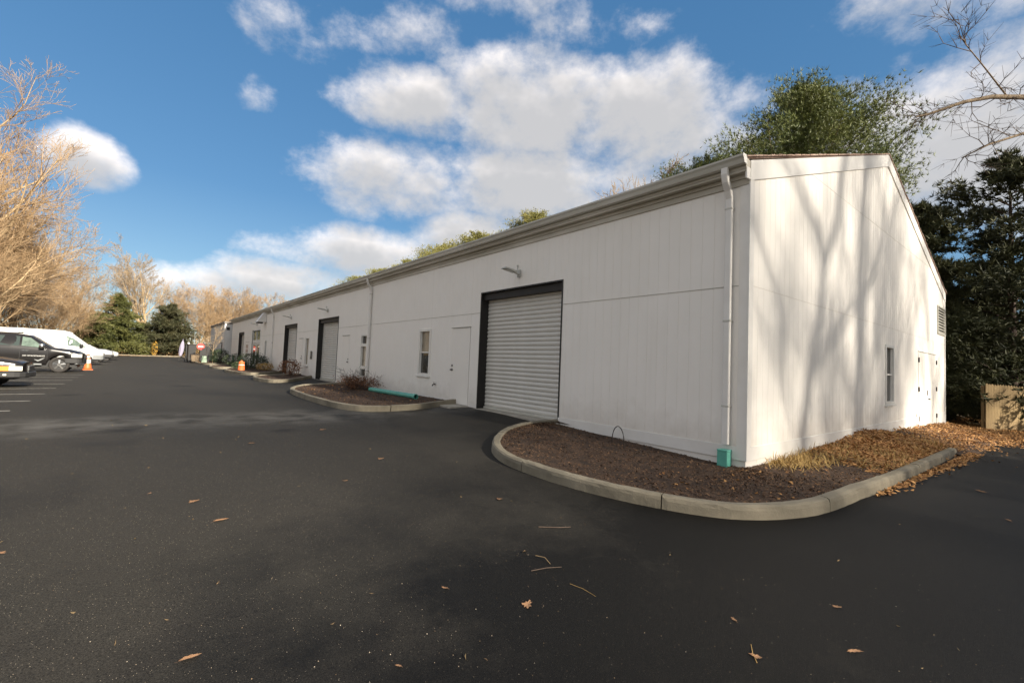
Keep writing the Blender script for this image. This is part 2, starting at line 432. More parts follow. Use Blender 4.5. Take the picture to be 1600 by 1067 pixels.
M['brush'] = mat('brown brush', (.17, .105, .045), (.34, .235, .11), scale=.6, rough=.9, island=.6)
M['carblack'] = mat('black car paint', (.012, .011, .011), rough=.22, spec=.6)
M['carwhite'] = mat('white van paint', (.72, .72, .69), rough=.3)
M['carsilver'] = mat('silver paint', (.55, .55, .55), rough=.28, metal=.4)
M['cartrim'] = mat('black plastic', (.018, .018, .018), rough=.6)
M['greyplastic'] = mat('grey plastic', (.20, .21, .21), rough=.6)
M['carglass'] = mat('car glass', (.04, .055, .05), rough=.05, spec=.9)
M['greenglass'] = mat('pale green glass', (.16, .22, .18), (.08, .11, .09), scale=4, rough=.06, spec=.9)
M['tyre'] = mat('tyre rubber', (.022, .020, .019), (.04, .036, .032), scale=8, rough=.85)
M['chrome'] = mat('chrome', (.75, .75, .73), rough=.18, metal=1.)
M['headlight'] = mat('clear headlight', (.66, .66, .58), rough=.1, spec=.9)
M['amber'] = mat('amber lens', (.75, .28, .06), rough=.15)
M['white'] = mat('white lettering', (.75, .75, .72), rough=.5)
M['palegrey'] = mat('pale grey lettering', (.42, .43, .43), rough=.5)
M['orange'] = mat('orange cone plastic', (.72, .17, .045), (.60, .13, .04), scale=5, rough=.5)
M['red'] = mat('red sign', (.50, .045, .035), rough=.45)
M['flag'] = mat('violet grey cloth', (.33, .31, .40), (.27, .25, .34), scale=3, rough=.8)
M['palegreen'] = mat('pale green board', (.26, .36, .25), rough=.6)
M['annex'] = mat('pale grey metal wall', (.84, .84, .82), (.70, .70, .69), scale=1.2, rough=.5, stretch=(1, 1, .4))
M['annexroof'] = mat('dark worn roof edge', (.09, .07, .06), (.30, .28, .25), scale=1.3, rough=.8)
M['greenpost'] = mat('green box paint', (.12, .22, .14), rough=.5)

# ------------------------------------------------------------------ the ground
def grid_mesh(name, xs, ys, zf, m, keep=None, smooth=True):
    X, Y = np.meshgrid(xs, ys); V = np.stack([X, Y, zf(X, Y)], -1).reshape(-1, 3)
    nx, ny = len(xs), len(ys)
    i = (np.arange(ny - 1)[:, None] * nx + np.arange(nx - 1)[None]).ravel()
    F = np.stack([i, i + 1, i + nx + 1, i + nx], -1)
    if keep is not None:
        c = V[F].mean(1); F = F[keep(c[:, 0], c[:, 1])]
    return np_mesh(name, V, F, m, smooth)


xs = np.concatenate([np.linspace(-15.2, -3.2, 25), np.linspace(-3, .6, 13), np.linspace(1.2, 40, 40)])
ys = np.concatenate([np.linspace(-45, -11, 30), np.linspace(-10.4, -8, 5), np.linspace(-7.5, 8, 63), np.linspace(8.5, 90, 110)])
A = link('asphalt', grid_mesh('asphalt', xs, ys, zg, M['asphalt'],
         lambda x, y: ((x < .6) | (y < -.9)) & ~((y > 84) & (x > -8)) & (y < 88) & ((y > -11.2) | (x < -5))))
tag(A, 'dark worn asphalt drive and parking lot', kind='structure')
ge = np.array([0, 1, 2, 4, 7, 11, 16, 22, 30, 40, 55, 75, 100, 140, 200, 300, 450, 700.])
gx = np.concatenate([-16 - ge[::-1], np.linspace(-14, 44, 30), 46 + ge]); gy = np.concatenate([-46 - ge[::-1], np.linspace(-44, 90, 68), 92 + ge])
G = link('ground', grid_mesh('ground', gx, gy, lambda x, y: zg(np.clip(x, -30, 40), np.clip(y, -50, 110)) - .07, M['ground']))
tag(G, 'leafy brown ground around the paved lot', kind='structure')

# parking bay lines
for k, y in enumerate((11.2, 13.5, 15.75, 18.05, 20.35, 22.65, 25.0, 27.3, 33.1, 36.3, 39.6, 46.4, 50.2, 53.6)):
    mb = MB(); n = 9; x0, x1 = -14.4, -9.15
    for i in range(n):
        a, b = x0 + (x1 - x0) * i / n, x0 + (x1 - x0) * (i + 1) / n
        mb.quad((a, y - .05, gz(a, y) + .005), (b, y - .05, gz(b, y) + .005), (b, y + .05, gz(b, y) + .005), (a, y + .05, gz(a, y) + .005))
    o = mb.build('parking_line', M['paintline'], A)

# ------------------------------------------------------------------ warehouse
WL, GW = 50.6, 15.9                     # long wall length, gable width
ZB, ZT, ZJ, ZS, ZE = .12, .32, 2.76, 4.30, 4.60
RIDGE = 7.33
house = empty('warehouse')
tag(house, 'long low white warehouse with grooved siding, roller doors and a tall plain gable', 'building')

def rake(x):                            # underside line of the rake boards on the gable
    return ZE - .05 + (RIDGE - .07 - ZE) * (1 - abs(x - GW / 2) / (GW / 2))

OPEN_L = dict(roll1=(3.95, 6.98, .0, 3.27), pdoor=(7.46, 8.40, .0, 2.39), win=(9.70, 10.42, .95, 2.39),
              glassb=(14.86, 15.56, .62, 2.38), roll2=(18.5, 21.53, .0, 3.28), pd2=(16.9, 17.8, .0, 2.38), w3=(23.1, 23.8, .88, 2.40),
              pd3=(24.35, 25.15, .0, 2.38), roll3=(25.78, 28.68, .0, 3.26), w4=(33.9, 34.5, .92, 2.40),
              front=(36.3, 39.3, .0, 3.25), pd4=(40.9, 42.5, .0, 2.36), roll4=(43.6, 46.2, .0, 3.26))
OPEN_G = dict(gwin=(7.74, 8.52, .78, 2.28), gdoor=(11.5, 14.22, -1, 2.31), vent=(14.52, 15.80, 3.12, 4.03))


def cut(a0, a1, z0, z1, opens):
    """rectangle minus openings -> list of rectangles"""
    cuts = sorted({a0, a1, *[v for o in opens for v in o[:2] if a0 < v < a1]})
    out = []
    for u, w in zip(cuts, cuts[1:]):
        spans = [(z0, z1)]
        for (p, q, r, s) in opens:
            if p <= u + 1e-6 and q >= w - 1e-6:
                nx = []
                for (b, t) in spans:
                    if r > b: nx.append((b, min(r, t)))
                    if s < t: nx.append((max(s, b), t))
                spans = [k for k in nx if k[1] - k[0] > .004]
        out += [(u, w, b, t) for b, t in spans]
    return out


def board(mb, plane, a, b, z0, z1a, z1b, d=.0045, c=.002):
    """one board of grooved sheet: proud face, chamfered long edges"""
    def P(s, z, t): return (-t, s, z) if plane == 'L' else (s, -t, z)
    v = [P(a, z0, 0), P(a + c, z0, d), P(b - c, z0, d), P(b, z0, 0), P(a, z1a, 0), P(a + c, z1a, d), P(b - c, z1b, d), P(b, z1b, 0)]
    f = [(0, 1, 5, 4), (1, 2, 6, 5), (2, 3, 7, 6), (0, 3, 2, 1), (4, 5, 6, 7)]
    if plane == 'L': f = [k[::-1] for k in f]
    mb.add(v, f)


def siding(plane, length, rows, opens, topfn, start=0.0):
    k = 0
    a = start
    while a < length - .02:
        b = min(a + 1.22, length)
        for (z0, z1) in rows:
            mb = MB()
            nb = 6; w = 1.22 / nb
            for i in range(nb):
                u, q = a + i * w, min(a + (i + 1) * w, b)
                if q - u < .02: continue
                for (s0, s1, zz0, zz1) in cut(u + .0015, q - .0015, z0, z1, opens):
                    if s1 - s0 < .012: continue
                    t0, t1 = min(zz1, topfn(s0)), min(zz1, topfn(s1))
                    if min(t0, t1) - zz0 < .01:
                        if max(t0, t1) - zz0 < .03: continue
                        t0, t1 = max(t0, zz0 + .002), max(t1, zz0 + .002)
                    board(mb, plane, s0, s1, zz0, t0, t1)
            if mb.v:
                o = mb.build('siding_panel', M['siding'], house)
        a = b


opl = list(OPEN_L.values()); opg = list(OPEN_G.values())
siding('L', WL, [(ZT + .006, ZJ - .007), (ZJ + .007, ZS)], opl, lambda s: 99, start=.13)
siding('G', GW - .12, [(ZT + .006, ZJ - .007), (ZJ + .007, ZJ + 2.44), (ZJ + 2.454, RIDGE)], opg, lambda s: rake(s) - .16, start=.13)

# sheathing behind the sheets
mb = MB()
for (u, w, b, t) in cut(0, WL, ZB - .3, ZE, opl): mb.add([(0.0, u, b), (0.0, w, b), (0.0, w, t), (0.0, u, t)], [(0, 3, 2, 1)])
mb.add([(.0, WL, -.4), (GW, WL, -.4), (GW, WL, ZE), (GW / 2, WL, RIDGE - .1), (0, WL, ZE)], [(0, 1, 2, 3, 4)])
mb.add([(GW, 0, -.4), (GW, WL, -.4), (GW, WL, ZE), (GW, 0, ZE)], [(0, 1, 2, 3)])
for (u, w, b, t) in cut(0, GW, ZB - .3, ZE, opg): mb.add([(u, 0, b), (w, 0, b), (w, 0, t), (u, 0, t)], [(0, 1, 2, 3)])
mb.add([(0, 0, ZE), (GW, 0, ZE), (GW / 2, 0, RIDGE - .05)], [(0, 1, 2)])
mb.build('wall', M['groove'], house)
# dark room lining right behind so nothing shines through the doors
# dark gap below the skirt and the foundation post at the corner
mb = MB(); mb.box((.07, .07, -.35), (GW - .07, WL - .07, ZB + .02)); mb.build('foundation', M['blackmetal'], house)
mb = MB(); mb.bbox((.01, .02, -.2), (.10, .12, ZB)); mb.build('corner_post', M['fence'], house)

# trim boards
def trim_l(name, y0, y1, z0, z1, d, m='trim', x=0.0):
    return MB().bbox((x - d, y0, z0), (x - .0005, y1, z1), .004).build(name, M[m], house)
for (u, w, b, t) in cut(.13, 3.93, ZB, ZT, opl): trim_l('skirt_board', u, w, b, t, .022)
for (u, w) in ((8.44, 16.88), (17.82, 18.46), (21.56, 24.33), (25.17, 25.74), (28.72, 36.26), (39.34, 40.88), (42.52, 43.56), (46.24, WL)):
    trim_l('skirt_board', u, w, ZB + .04, ZT, .018)
MB().bbox((-.014, .13, ZJ - .005), (-.0005, 3.93, ZJ + .005), .001).build('joint_flashing', M['gutter'], house)
for (u, w) in ((7.0, 18.48), (21.55, 25.76), (28.7, 43.58), (46.22, WL)):
    MB().bbox((-.014, u, ZJ - .005), (-.0005, w, ZJ + .005), .001).build('joint_flashing', M['gutter'], house)
MB().bbox((-.024, .0005, ZB), (-.0005, .128, ZS), .004).build('corner_board', M['trim'], house)
MB().bbox((-.024, -.024, ZB), (.125, -.0005, ZE - .02), .004).build('corner_board', M['trim'], house)
MB().bbox((GW - .12, -.024, -.19), (GW + .02, -.0005, ZE - .08), .004).build('corner_board', M['trim'], house)
MB().bbox((.13, -.022, ZB), (11.2, -.0005, ZT), .004).build('skirt_board', M['trim'], house)
MB().bbox((14.26, -.020, -.19), (GW - .125, -.0005, ZT), .004).build('skirt_board', M['trim'], house)
MB().bbox((11.22, -.030, -.12), (11.47, -.0005, ZT + .1), .004).build('skirt_board', M['trim'], house)
# frieze, soffit, fascia, gutter along the eave
trim_l('frieze_board', .0, WL, ZS + .004, 4.46, .03, 'soffit')
MB().bbox((-.16, -.02, 4.462), (-.001, WL, 4.50), .004).build('soffit', M['soffit'], house)
MB().bbox((-.055, -.02, 4.40), (-.032, WL, 4.460), .004).build('crown_strip', M['soffit'], house)
MB().bbox((-.165, -.02, 4.502), (-.001, WL, 4.66), .004).build('fascia', M['soffit'], house)
prof = [(-.168, 4.56), (-.20, 4.545), (-.255, 4.56), (-.275, 4.62), (-.30, 4.655), (-.30, 4.685), (-.288, 4.685), (-.286, 4.66), (-.262, 4.625), (-.245, 4.58), (-.20, 4.562), (-.18, 4.565), (-.18, 4.69), (-.168, 4.69)]
for k in range(9):
    y0, y1 = -.03 + k * 5.63, -.03 + (k + 1) * 5.63 - .004
    MB().extrude(prof, 'y', y0, y1).build('gutter', M['gutter'], house)
MB().extrude([(-.168, 4.55), (-.255, 4.56), (-.30, 4.66), (-.30, 4.69), (-.168, 4.69)], 'y', -.036, -.031).build('gutter_cap', M['trim'], house)
# roof slabs and rake boards
def slab(x0, z0, x1, z1, y0, y1, t, name, m):
    MB().add([(x0, y0, z0), (x1, y0, z1), (x1, y1, z1), (x0, y1, z0), (x0, y0, z0 + t), (x1, y0, z1 + t), (x1, y1, z1 + t), (x0, y1, z0 + t)],
             [(0, 3, 2, 1), (4, 5, 6, 7), (0, 1, 5, 4), (1, 2, 6, 5), (2, 3, 7, 6), (3, 0, 4, 7)]).build(name, M[m], house)
slab(-.17, ZE + .045, GW / 2, RIDGE - .02, -.005, WL + .05, .03, 'roof', 'shingle')
slab(GW / 2 + .0005, RIDGE - .02, GW + .17, ZE + .045, -.005, WL + .05, .03, 'roof', 'shingle')
mb = MB()                                # ragged shingle ends along the near rakes
for side in (0, 1):
    n = 58
    for i in range(n):
        f0, f1 = i / n, (i + .93) / n
        def P(f): return (-.19 + (GW / 2 + .19) * f, ZE + .045 + (RIDGE - .02 - ZE - .045) * f)
        (xa, za), (xb, zb) = P(f0), P(f1)
        if side: xa, xb = GW - xa, GW - xb
        e = -.045 - random.random() * .014; up = .036 + random.random() * .012
        mb.add([(xa, e, za + .018), (xb, e, zb + .018), (xb, .1, zb + .018), (xa, .1, za + .018), (xa, e, za + up), (xb, e, zb + up), (xb, .1, zb + up), (xa, .1, za + up)],
               [(0, 3, 2, 1), (4, 5, 6, 7), (0, 1, 5, 4), (1, 2, 6, 5), (2, 3, 7, 6), (3, 0, 4, 7)])
o = mb.build('shingle_edge', M['shingle'], house); o['kind'] = 'stuff'
for s in (0, 1):
    def fx(x): return GW - x if s else x
    a, b = (-.03, GW / 2 - .001)
    za, zb = rake(0), rake(GW / 2)
    MB().add([(fx(a), -.032, za - .20), (fx(b), -.032, zb - .20), (fx(b), -.032, zb + .115), (fx(a), -.032, za + .110),
              (fx(a), -.006, za - .20), (fx(b), -.006, zb - .20), (fx(b), -.006, zb + .115), (fx(a), -.006, za + .110)],
             [(0, 1, 2, 3), (7, 6, 5, 4), (0, 4, 5, 1), (1, 5, 6, 2), (2, 6, 7, 3), (3, 7, 4, 0)]).build('rake_board', M['trim'], house)
# short eave return at the near corner
MB().bbox((-.15, -.026, 4.36), (-.026, -.001, 4.54), .006).build('eave_return', M['trim'], house)

# downspouts
def downspout(y, zend):
    mb = MB(); mb.smooth = False
    w, d = .05, .035
    path = [(-.235, 4.56), (-.235, 4.47), (-.20, 4.36), (-.12, 4.24), (-.075, 4.12), (-.072, 3.9), (-.072, zend)]
    rings = []
    for i, (x, z) in enumerate(path):
        p0, p1 = path[max(i - 1, 0)], path[min(i + 1, len(path) - 1)]
        t = Vector((p1[0] - p0[0], p1[1] - p0[1])).normalized(); n = (-t.y, t.x)
        rings.append([(x + n[0] * d * sx, y + sy * w, z + n[1] * d * sx) for sx, sy in ((-1, -.8), (-.8, -1), (.8, -1), (1, -.8), (1, .8), (.8, 1), (-.8, 1), (-1, .8))])
    vs = [q for r in rings for q in r]; fs = []
    for i in range(len(path) - 1):
        for k in range(8): fs.append((i * 8 + k, i * 8 + (k + 1) % 8, i * 8 + 8 + (k + 1) % 8, i * 8 + 8 + k))
    fs += [tuple(range(8)), tuple(range(len(vs) - 8, len(vs)))[::-1]]
    mb.add(vs, fs)
    o = mb.build('downspout', M['trim'], house)
    for z in (3.95, 2.2, .9): MB().bbox((-.112, y - .056, z), (-.014, y + .056, z + .03), .004).build('strap', M['gutter'], o)
for y, ze in ((.27, .34), (14.62, .3), (31.9, .32)): downspout(y, ze)

# roller doors
def slat_mesh(w):
    mb = MB(); mb.smooth = True
    pr = [(0, 0), (-.010, .012), (-.022, .035), (-.026, .058), (-.020, .082), (-.006, .098), (.004, .105)]
    vs = [(x, s, z) for s in (0, w) for x, z in pr]; n = len(pr)
    return mb.add(vs, [(i, n + i, n + i + 1, i + 1) for i in range(n - 1)]).mesh('slat', M['slat'])
def roll_door(y0, y1, zb, zt):
    W = y1 - y0; dep = .25
    root = empty('roller_door', (0, y0, zb)); root.parent = house
    root['label'] = 'ribbed off white roller door set back in a black jamb'
    h = zt - zb
    MB().box((.004, W - .004, 0), (dep, W + .06, h)).build('jamb', M['darkreveal'], root)
    MB().box((.004, -.06, 0), (dep, .004, h)).build('jamb', M['darkreveal'], root)
    MB().box((.004, .004, h - .004), (dep, W - .004, h + .06)).build('header', M['darkreveal'], root)
    MB().bbox((-.018, -.035, -.0), (.003, .0, h + .035), .002).build('edge_trim', M['black'], root)
    MB().bbox((-.018, W, -.0), (.003, W + .035, h + .035), .002).build('edge_trim', M['black'], root)
    MB().bbox((-.018, .001, h), (.003, W - .001, h + .035), .002).build('edge_trim', M['black'], root)
    MB().box((.06, .006, h - .17), (dep - .03, W - .006, h - .005)).build('hood', M['darkreveal'], root)
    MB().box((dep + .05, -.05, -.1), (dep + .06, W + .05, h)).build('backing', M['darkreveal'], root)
    sm = slat_mesh(W - .012); n = int((h - .12) / .107)
    for i in range(n):
        o = link('slat', sm, root, loc=(dep - .005, .006, .06 + i * .107))
    MB().bbox((dep - .06, .006, .0), (dep + .02, W - .006, .058), .008).build('bottom_bar', M['gutter'], root)
    s = MB().bbox((-.10, -.10, -.20), (dep, W + .10, -.002), .01).build('threshold', M['slab'], root)
    return root
roll_door(3.95, 6.98, .205, 3.27); roll_door(18.5, 21.53, .25, 3.28); roll_door(25.78, 28.68, .28, 3.26); roll_door(43.6, 46.2, .34, 3.26)

# flush white doors on the long wall
def flush_door(y0, y1, zb, zt, glaz=False, knob='left', name='door'):
    W, h = y1 - y0, zt - zb
    root = empty('door', (0, y0, zb)); root.parent = house
    MB().box((.03, -.01, -.1), (.05, W + .01, h + .01)).build('gap', M['black'], root)
    lf = MB().bbox((-.009, .009, .02), (.035, W - .009, h - .010), .003).build('leaf', M['door'], root)
    MB().bbox((-.035, -.03, h + .002), (.0, W + .03, h + .022), .004).build('drip_cap', M['gutter'], root)
    ky = W - .07 if knob == 'left' else .07
    k = MB(); k.smooth = True
    k.tube([(-.01, ky, .98), (-.02, ky, .98)], .035, 12); k.tube([(-.02, ky, .98), (-.055, ky, .98), (-.075, ky, .98)], [.012, .022, .026], 10)
    k.build('handle', M['metal'], root)
    k = MB(); k.smooth = True; k.tube([(-.01, ky, 1.10), (-.03, ky, 1.10)], .03, 12); k.build('deadbolt', M['metal'], root)
    MB().bbox((-.03, 0, -.12), (.02, W, .012), .004).build('sill', M['gutter'], root)
    if glaz:
        for i in range(2):
            g0 = W * (.18 + .34 * i)
            f = MB().bbox((-.022, g0, h * .36), (-.0095, g0 + W * .28, h * .92), .003).build('window_frame', M['trim'], root)
            for j in range(3):
                z0 = h * .38 + j * h * .18
                MB().box((-.0225, g0 + .03, z0), (-.020, g0 + W * .28 - .03, z0 + h * .155)).build('pane', M['tanpane'], f)
    return root
flush_door(7.46, 8.40, .21, 2.39); flush_door(16.9, 17.8, .24, 2.38, knob='right'); flush_door(24.35, 25.15, .27, 2.38, knob='right')
flush_door(40.9, 42.5, .33, 2.36, glaz=True)
# concrete doorstep
MB().bbox((-.62, 7.35, .02), (-.03, 8.12, .225), .012).build('doorstep', M['slab'], house)

# windows
def dh_window(plane, a0, a1, z0, z1, sill=True, bars=(.5,), panes=('glass',), name='window'):
    """double-hung window: frame, sashes, panes (parts of the window part)"""
    root = empty(name, (0, a0, z0) if plane == 'L' else (a0, 0, z0)); root.parent = house
    W, h = a1 - a0, z1 - z0
    def bx(nm, s0, s1, t0, t1, d0, d1, m, c=.003):
        a, b = ((-d1, s0, t0), (-d0, s1, t1)) if plane == 'L' else ((s0, -d1, t0), (s1, -d0, t1))
        return MB().bbox(a, b, c).build(nm, m, root)
    fr = .05
    bx('frame', -.03, fr, -.03, h + .03, -.08, .025, M['vinyl']); bx('frame', W - fr, W + .03, -.03, h + .03, -.08, .025, M['vinyl'])
    bx('frame', fr, W - fr, h - .045, h + .03, -.08, .024, M['vinyl']); bx('frame', fr, W - fr, -.03, .045, -.08, .024, M['vinyl'])
    zs_ = [.045] + [h * b for b in bars] + [h - .045]
    for i, (u, w) in enumerate(zip(zs_, zs_[1:])):
        bx('pane', fr, W - fr, u, w, -.07, -.055 - .004 * i, M[panes[min(i, len(panes) - 1)]], .001)
        bx('sash', fr, fr + .022, u, w, -.054, -.025, M['vinyl']); bx('sash', W - fr - .022, W - fr, u, w, -.054, -.025, M['vinyl'])
    for b in bars: bx('meeting_rail', fr, W - fr, h * b - .022, h * b + .022, -.054, -.012, M['vinyl'])
    if sill: bx('sill', -.07, W + .07, -.075, -.032, -.02, .065, M['vinyl'], .006)
    return root
dh_window('L', 9.70, 10.42, .97, 2.39, panes=('glass', 'tanpane'))  # upper pane coloured tan for reflected trees
dh_window('L', 23.1, 23.8, .90, 2.40, bars=(), panes=('tanpane',))
dh_window('L', 33.9, 34.5, .94, 2.40, bars=(), panes=('glass',))
dh_window('L', 14.88, 15.54, .64, 2.36, sill=False, bars=(.225, .76), panes=('glass', 'tanpane', 'glass'))  # tall middle pane coloured tan for its reflection
for z in (.64 + 1.72 * .225, .64 + 1.72 * .76):
    MB().bbox((-.020, 14.93, z - .06), (.04, 15.49, z + .06), .004).build('mullion', M['vinyl'], house)
dh_window('G', 7.74, 8.52, .80, 2.28, panes=('glass', 'glass'))

# glazed shop entrance far along the wall
root = empty('entrance', (0, 36.3, .32)); root.parent = house
W, h = 3.0, 2.93
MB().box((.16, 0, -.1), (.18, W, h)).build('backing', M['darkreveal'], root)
for s0, s1 in ((0, .09), (1.46, 1.54), (W - .09, W)): MB().bbox((-.03, s0, 0), (.15, s1, h), .005).build('frame', M['trim'], root)
MB().bbox((-.03, .09, h - .08), (.15, W - .09, h), .005).build('frame', M['black'], root)
MB().bbox((-.035, .09, 1.92), (.15, W - .09, 2.16), .005).build('transom_bar', M['trim'], root)
for s0, s1 in ((.09, 1.46), (1.54, W - .09)):
    MB().box((.02, s0, 2.16), (.04, s1, h - .08)).build('pane', M['greenglass'], root)
    d = MB().bbox((.01, s0 + .01, .02), (.06, s1 - .01, 1.91), .005).build('leaf', M['trim'], root)
    MB().box((.004, s0 + .2, .25), (.009, s1 - .2, 1.78)).build('pane', M['glass'], d)
MB().bbox((-.06, W, 0), (.0, W + .05, h + .05), .005).build('frame', M['black'], root)

# gable double door with hinges, step and lock
root = empty('double_door', (11.5, 0, -.03)); root.parent = house
W, h = 2.72, 2.34
MB().box((-.01, .03, -.1), (W + .01, .05, h + .01)).build('gap', M['black'], root)
for s0 in (.008, W / 2 + .002):
    lf = MB().bbox((s0, -.012, .03), (s0 + W / 2 - .010, .025, h - .01), .003).build('leaf', M['door'], root)
    for i in range(1, 6): MB().box((s0 + i * .225, -.0135, .05), (s0 + i * .225 + .006, -.011, h - .03)).build('groove', M['groove'], lf)
for hx in (-.03, W - .035):
    for z in (.28, 1.18, 2.08):
        k = MB(); k.bbox((hx, -.030, z - .07), (hx + .065, -.012, z + .07), .004); k.tube([(hx + .032, -.034, z - .075), (hx + .032, -.034, z + .075)], .011, 8)
        k.build('hinge', M['blackmetal'], root)
MB().bbox((W / 2 - .09, -.028, .98), (W / 2 - .04, -.012, 1.14), .004).build('lock_plate', M['blackmetal'], root)
k = MB(); k.smooth = True; k.tube([(W / 2 - .065, -.028, .86), (W / 2 - .065, -.06, .86), (W / 2 - .065, -.08, .86)], [.014, .024, .028], 10); k.build('handle', M['blackmetal'], root)
MB().bbox((-.05, -.03, h + .001), (W + .05, -.0, h + .02), .003).build('drip_cap', M['trim'], root)

# louvred vent high on the gable
root = empty('louvre_vent', (14.52, 0, 3.12)); root.parent = house
W, h = 1.28, .91
for a, b in (((-.05, -.045, -.05), (.0, .0, h + .05)), ((W, -.045, -.05), (W + .05, .0, h + .05)), ((0, -.045, h), (W, 0, h + .05)), ((0, -.045, -.05), (W, 0, 0))):
    MB().bbox(a, b, .004).build('frame', M['gutter'], root)
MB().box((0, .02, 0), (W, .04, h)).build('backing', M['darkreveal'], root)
sm = MB().add([(0, -.04, 0), (W, -.04, 0), (W, .015, .07), (0, .015, .07), (0, -.04, .012), (W, -.04, .012), (W, .015, .082), (0, .015, .082)],
              [(0, 3, 2, 1), (4, 5, 6, 7), (0, 1, 5, 4), (2, 3, 7, 6), (1, 2, 6, 5), (3, 0, 4, 7)]).mesh('slat', M['gutter'])
for i in range(9): link('slat', sm, root, loc=(0, 0, .01 + i * .1))

# wall lamps over the doors
def lamp_proto():
    r = empty('wall_lamp')
    MB().bbox((-.03, -.06, -.09), (-.0125, .06, .09), .006).build('back_plate', M['lampgrey'], r)
    MB().tube([(-.03, 0, -.02), (-.12, 0, .0), (-.20, 0, .02)], .022, 8).build('arm', M['lampgrey'], r)
    b = MB(); b.smooth = False
    b.add([(-.16, -.08, .0), (-.16, .08, .0), (-.50, .10, .05), (-.50, -.10, .05), (-.16, -.07, .055), (-.16, .07, .055), (-.48, .085, .085), (-.48, -.085, .085)],
          [(0, 1, 2, 3), (7, 6, 5, 4), (4, 5, 1, 0), (5, 6, 2, 1), (6, 7, 3, 2), (7, 4, 0, 3)])
    b.build('lamp_head', M['lampgrey'], r)
    MB().add([(-.22, -.06, .0035), (-.22, .06, .0035), (-.46, .075, .039), (-.46, -.075, .039)], [(0, 1, 2, 3)]).build('lens', M['lens'], r)
    MB().tube([(-.10, 0, .02), (-.06, 0, .14), (-.075, 0, .20)], [.016, .016, .024], 8).build('photocell', M['lampgrey'], r)
    return r
lp = lamp_proto()
LAMPS = [(5.42, 3.62, 'pale flat wall lamp above the nearest roller door'), (20.15, 3.68, 'pale flat wall lamp above the second roller door, left of the first downspout'),
         (27.2, 3.70, 'pale flat wall lamp above the third roller door'), (37.8, 3.72, 'pale flat wall lamp above the glazed entrance far along the wall')]
for i, (y, z, lb) in enumerate(LAMPS):
    o = lp if i == 0 else copy_tree(lp)
    o.location = (-.013, y, z); tag(o, lb, 'wall lamp', 'lamps fixed above the doors of the long wall')

# white chute-shaped vent hood under the eave with a dark lamp below
r = empty('vent_hood', (0, 34.8, 3.75))
tag(r, 'white tapering vent hood under the eave of the long wall', 'vent')
MB().add([(-.013, -.35, 0), (-.013, .35, 0), (-.013, .35, .68), (-.013, -.35, .68), (-.62, -.35, .0), (-.62, .35, .0), (-.2, .35, .68), (-.2, -.35, .68)],
         [(0, 3, 2, 1), (4, 5, 6, 7), (0, 4, 7, 3), (1, 2, 6, 5), (3, 7, 6, 2), (0, 1, 5, 4)]).build('hood', M['trim'], r)
MB().bbox((-.60, -.2, -.10), (-.20, .2, -.004), .01).build('grille', M['blackmetal'], r)
r = empty('hose_tap', (-.013, 9.25, .71)); tag(r, 'small dark brass hose tap low on the white wall', 'tap')
k = MB(); k.smooth = True; k.tube([(0, 0, 0), (-.05, 0, 0), (-.09, 0, -.01), (-.11, 0, -.05)], [.02, .016, .018, .016], 8); k.build('spout', M['blackmetal'], r)
MB().tube([(-.055, 0, .0), (-.055, 0, .05)], .007, 6).build('stem', M['blackmetal'], r)
k = MB(); k.lathe([(.028, 0), (.032, .006), (.028, .012)], 10, (-.055, 0, .05)); k.build('handle', M['metal'], r)
r = empty('meter_box', (-.013, 22.45, 1.25)); tag(r, 'narrow grey box on the wall beside the tan window', 'electrical box')
MB().bbox((-.08, -.07, 0), (-.001, .07, .42), .01).build('case', M['metal'], r); MB().bbox((-.09, -.05, .03), (-.081, .05, .39), .004).build('door', M['lampgrey'], r)

# ------------------------------------------------------------------ annex at the far end
an = empty('annex', (-.58, 51.2, 0)); tag(an, 'flat-roofed pale grey annex beyond the far end of the warehouse', 'building')
AW, AL, AH = 9.0, 12.0, 4.42
mb = MB(); mb.box((.03, .03, 0), (AW, AL, AH - .05)); mb.build('wall', M['annex'], an)
for i in range(20):
    MB().bbox((.0, .02 + i * .6, .1), (.028, .02 + i * .6 + .585, AH - .3), .004).build('siding_panel', M['annex'], an)
for i in range(3): MB().bbox((.03 + i * .6, .0, .1), (.03 + i * .6 + .585, .028, AH - .2), .004).build('siding_panel', M['annex'], an)
MB().bbox((-.08, -.08, AH - .10), (AW, AL, AH + .12), .02).build('roof', M['annexroof'], an)
MB().bbox((-.03, -.03, .1), (.05, -.0, AH - .12), .004).build('corner_board', M['trim'], an)
MB().bbox((.15, -.03, AH - .75), (.42, -.001, AH - .45), .004).build('vent', M['blackmetal'], an)
k = MB(); k.box((-.02, 2.2, 2.6), (-.001, 3.0, 2.66)); k.build('drip_cap', M['blackmetal'], an)

# ------------------------------------------------------------------ kerbs and planting beds
def spline(pts, step=.12):
    P = np.array(pts, float); P = np.vstack([2 * P[0] - P[1], P, 2 * P[-1] - P[-2]]); out = []
    for i in range(1, len(P) - 2):
        a, b, c, d = P[i - 1:i + 3]; n = max(2, int(np.linalg.norm(c - b) / step))
        t = np.linspace(0, 1, n, endpoint=False)[:, None]
        out.append(.5 * ((2 * b) + (c - a) * t + (2 * a - 5 * b + 4 * c - d) * t ** 2 + (3 * b - a - 3 * c + d) * t ** 3))
    out.append(P[-2][None]); return np.vstack(out)


def normals(S):
    d = np.gradient(S, axis=0); d /= np.linalg.norm(d, axis=1)[:, None]
    return np.stack([-d[:, 1], d[:, 0]], -1)     # left of travel


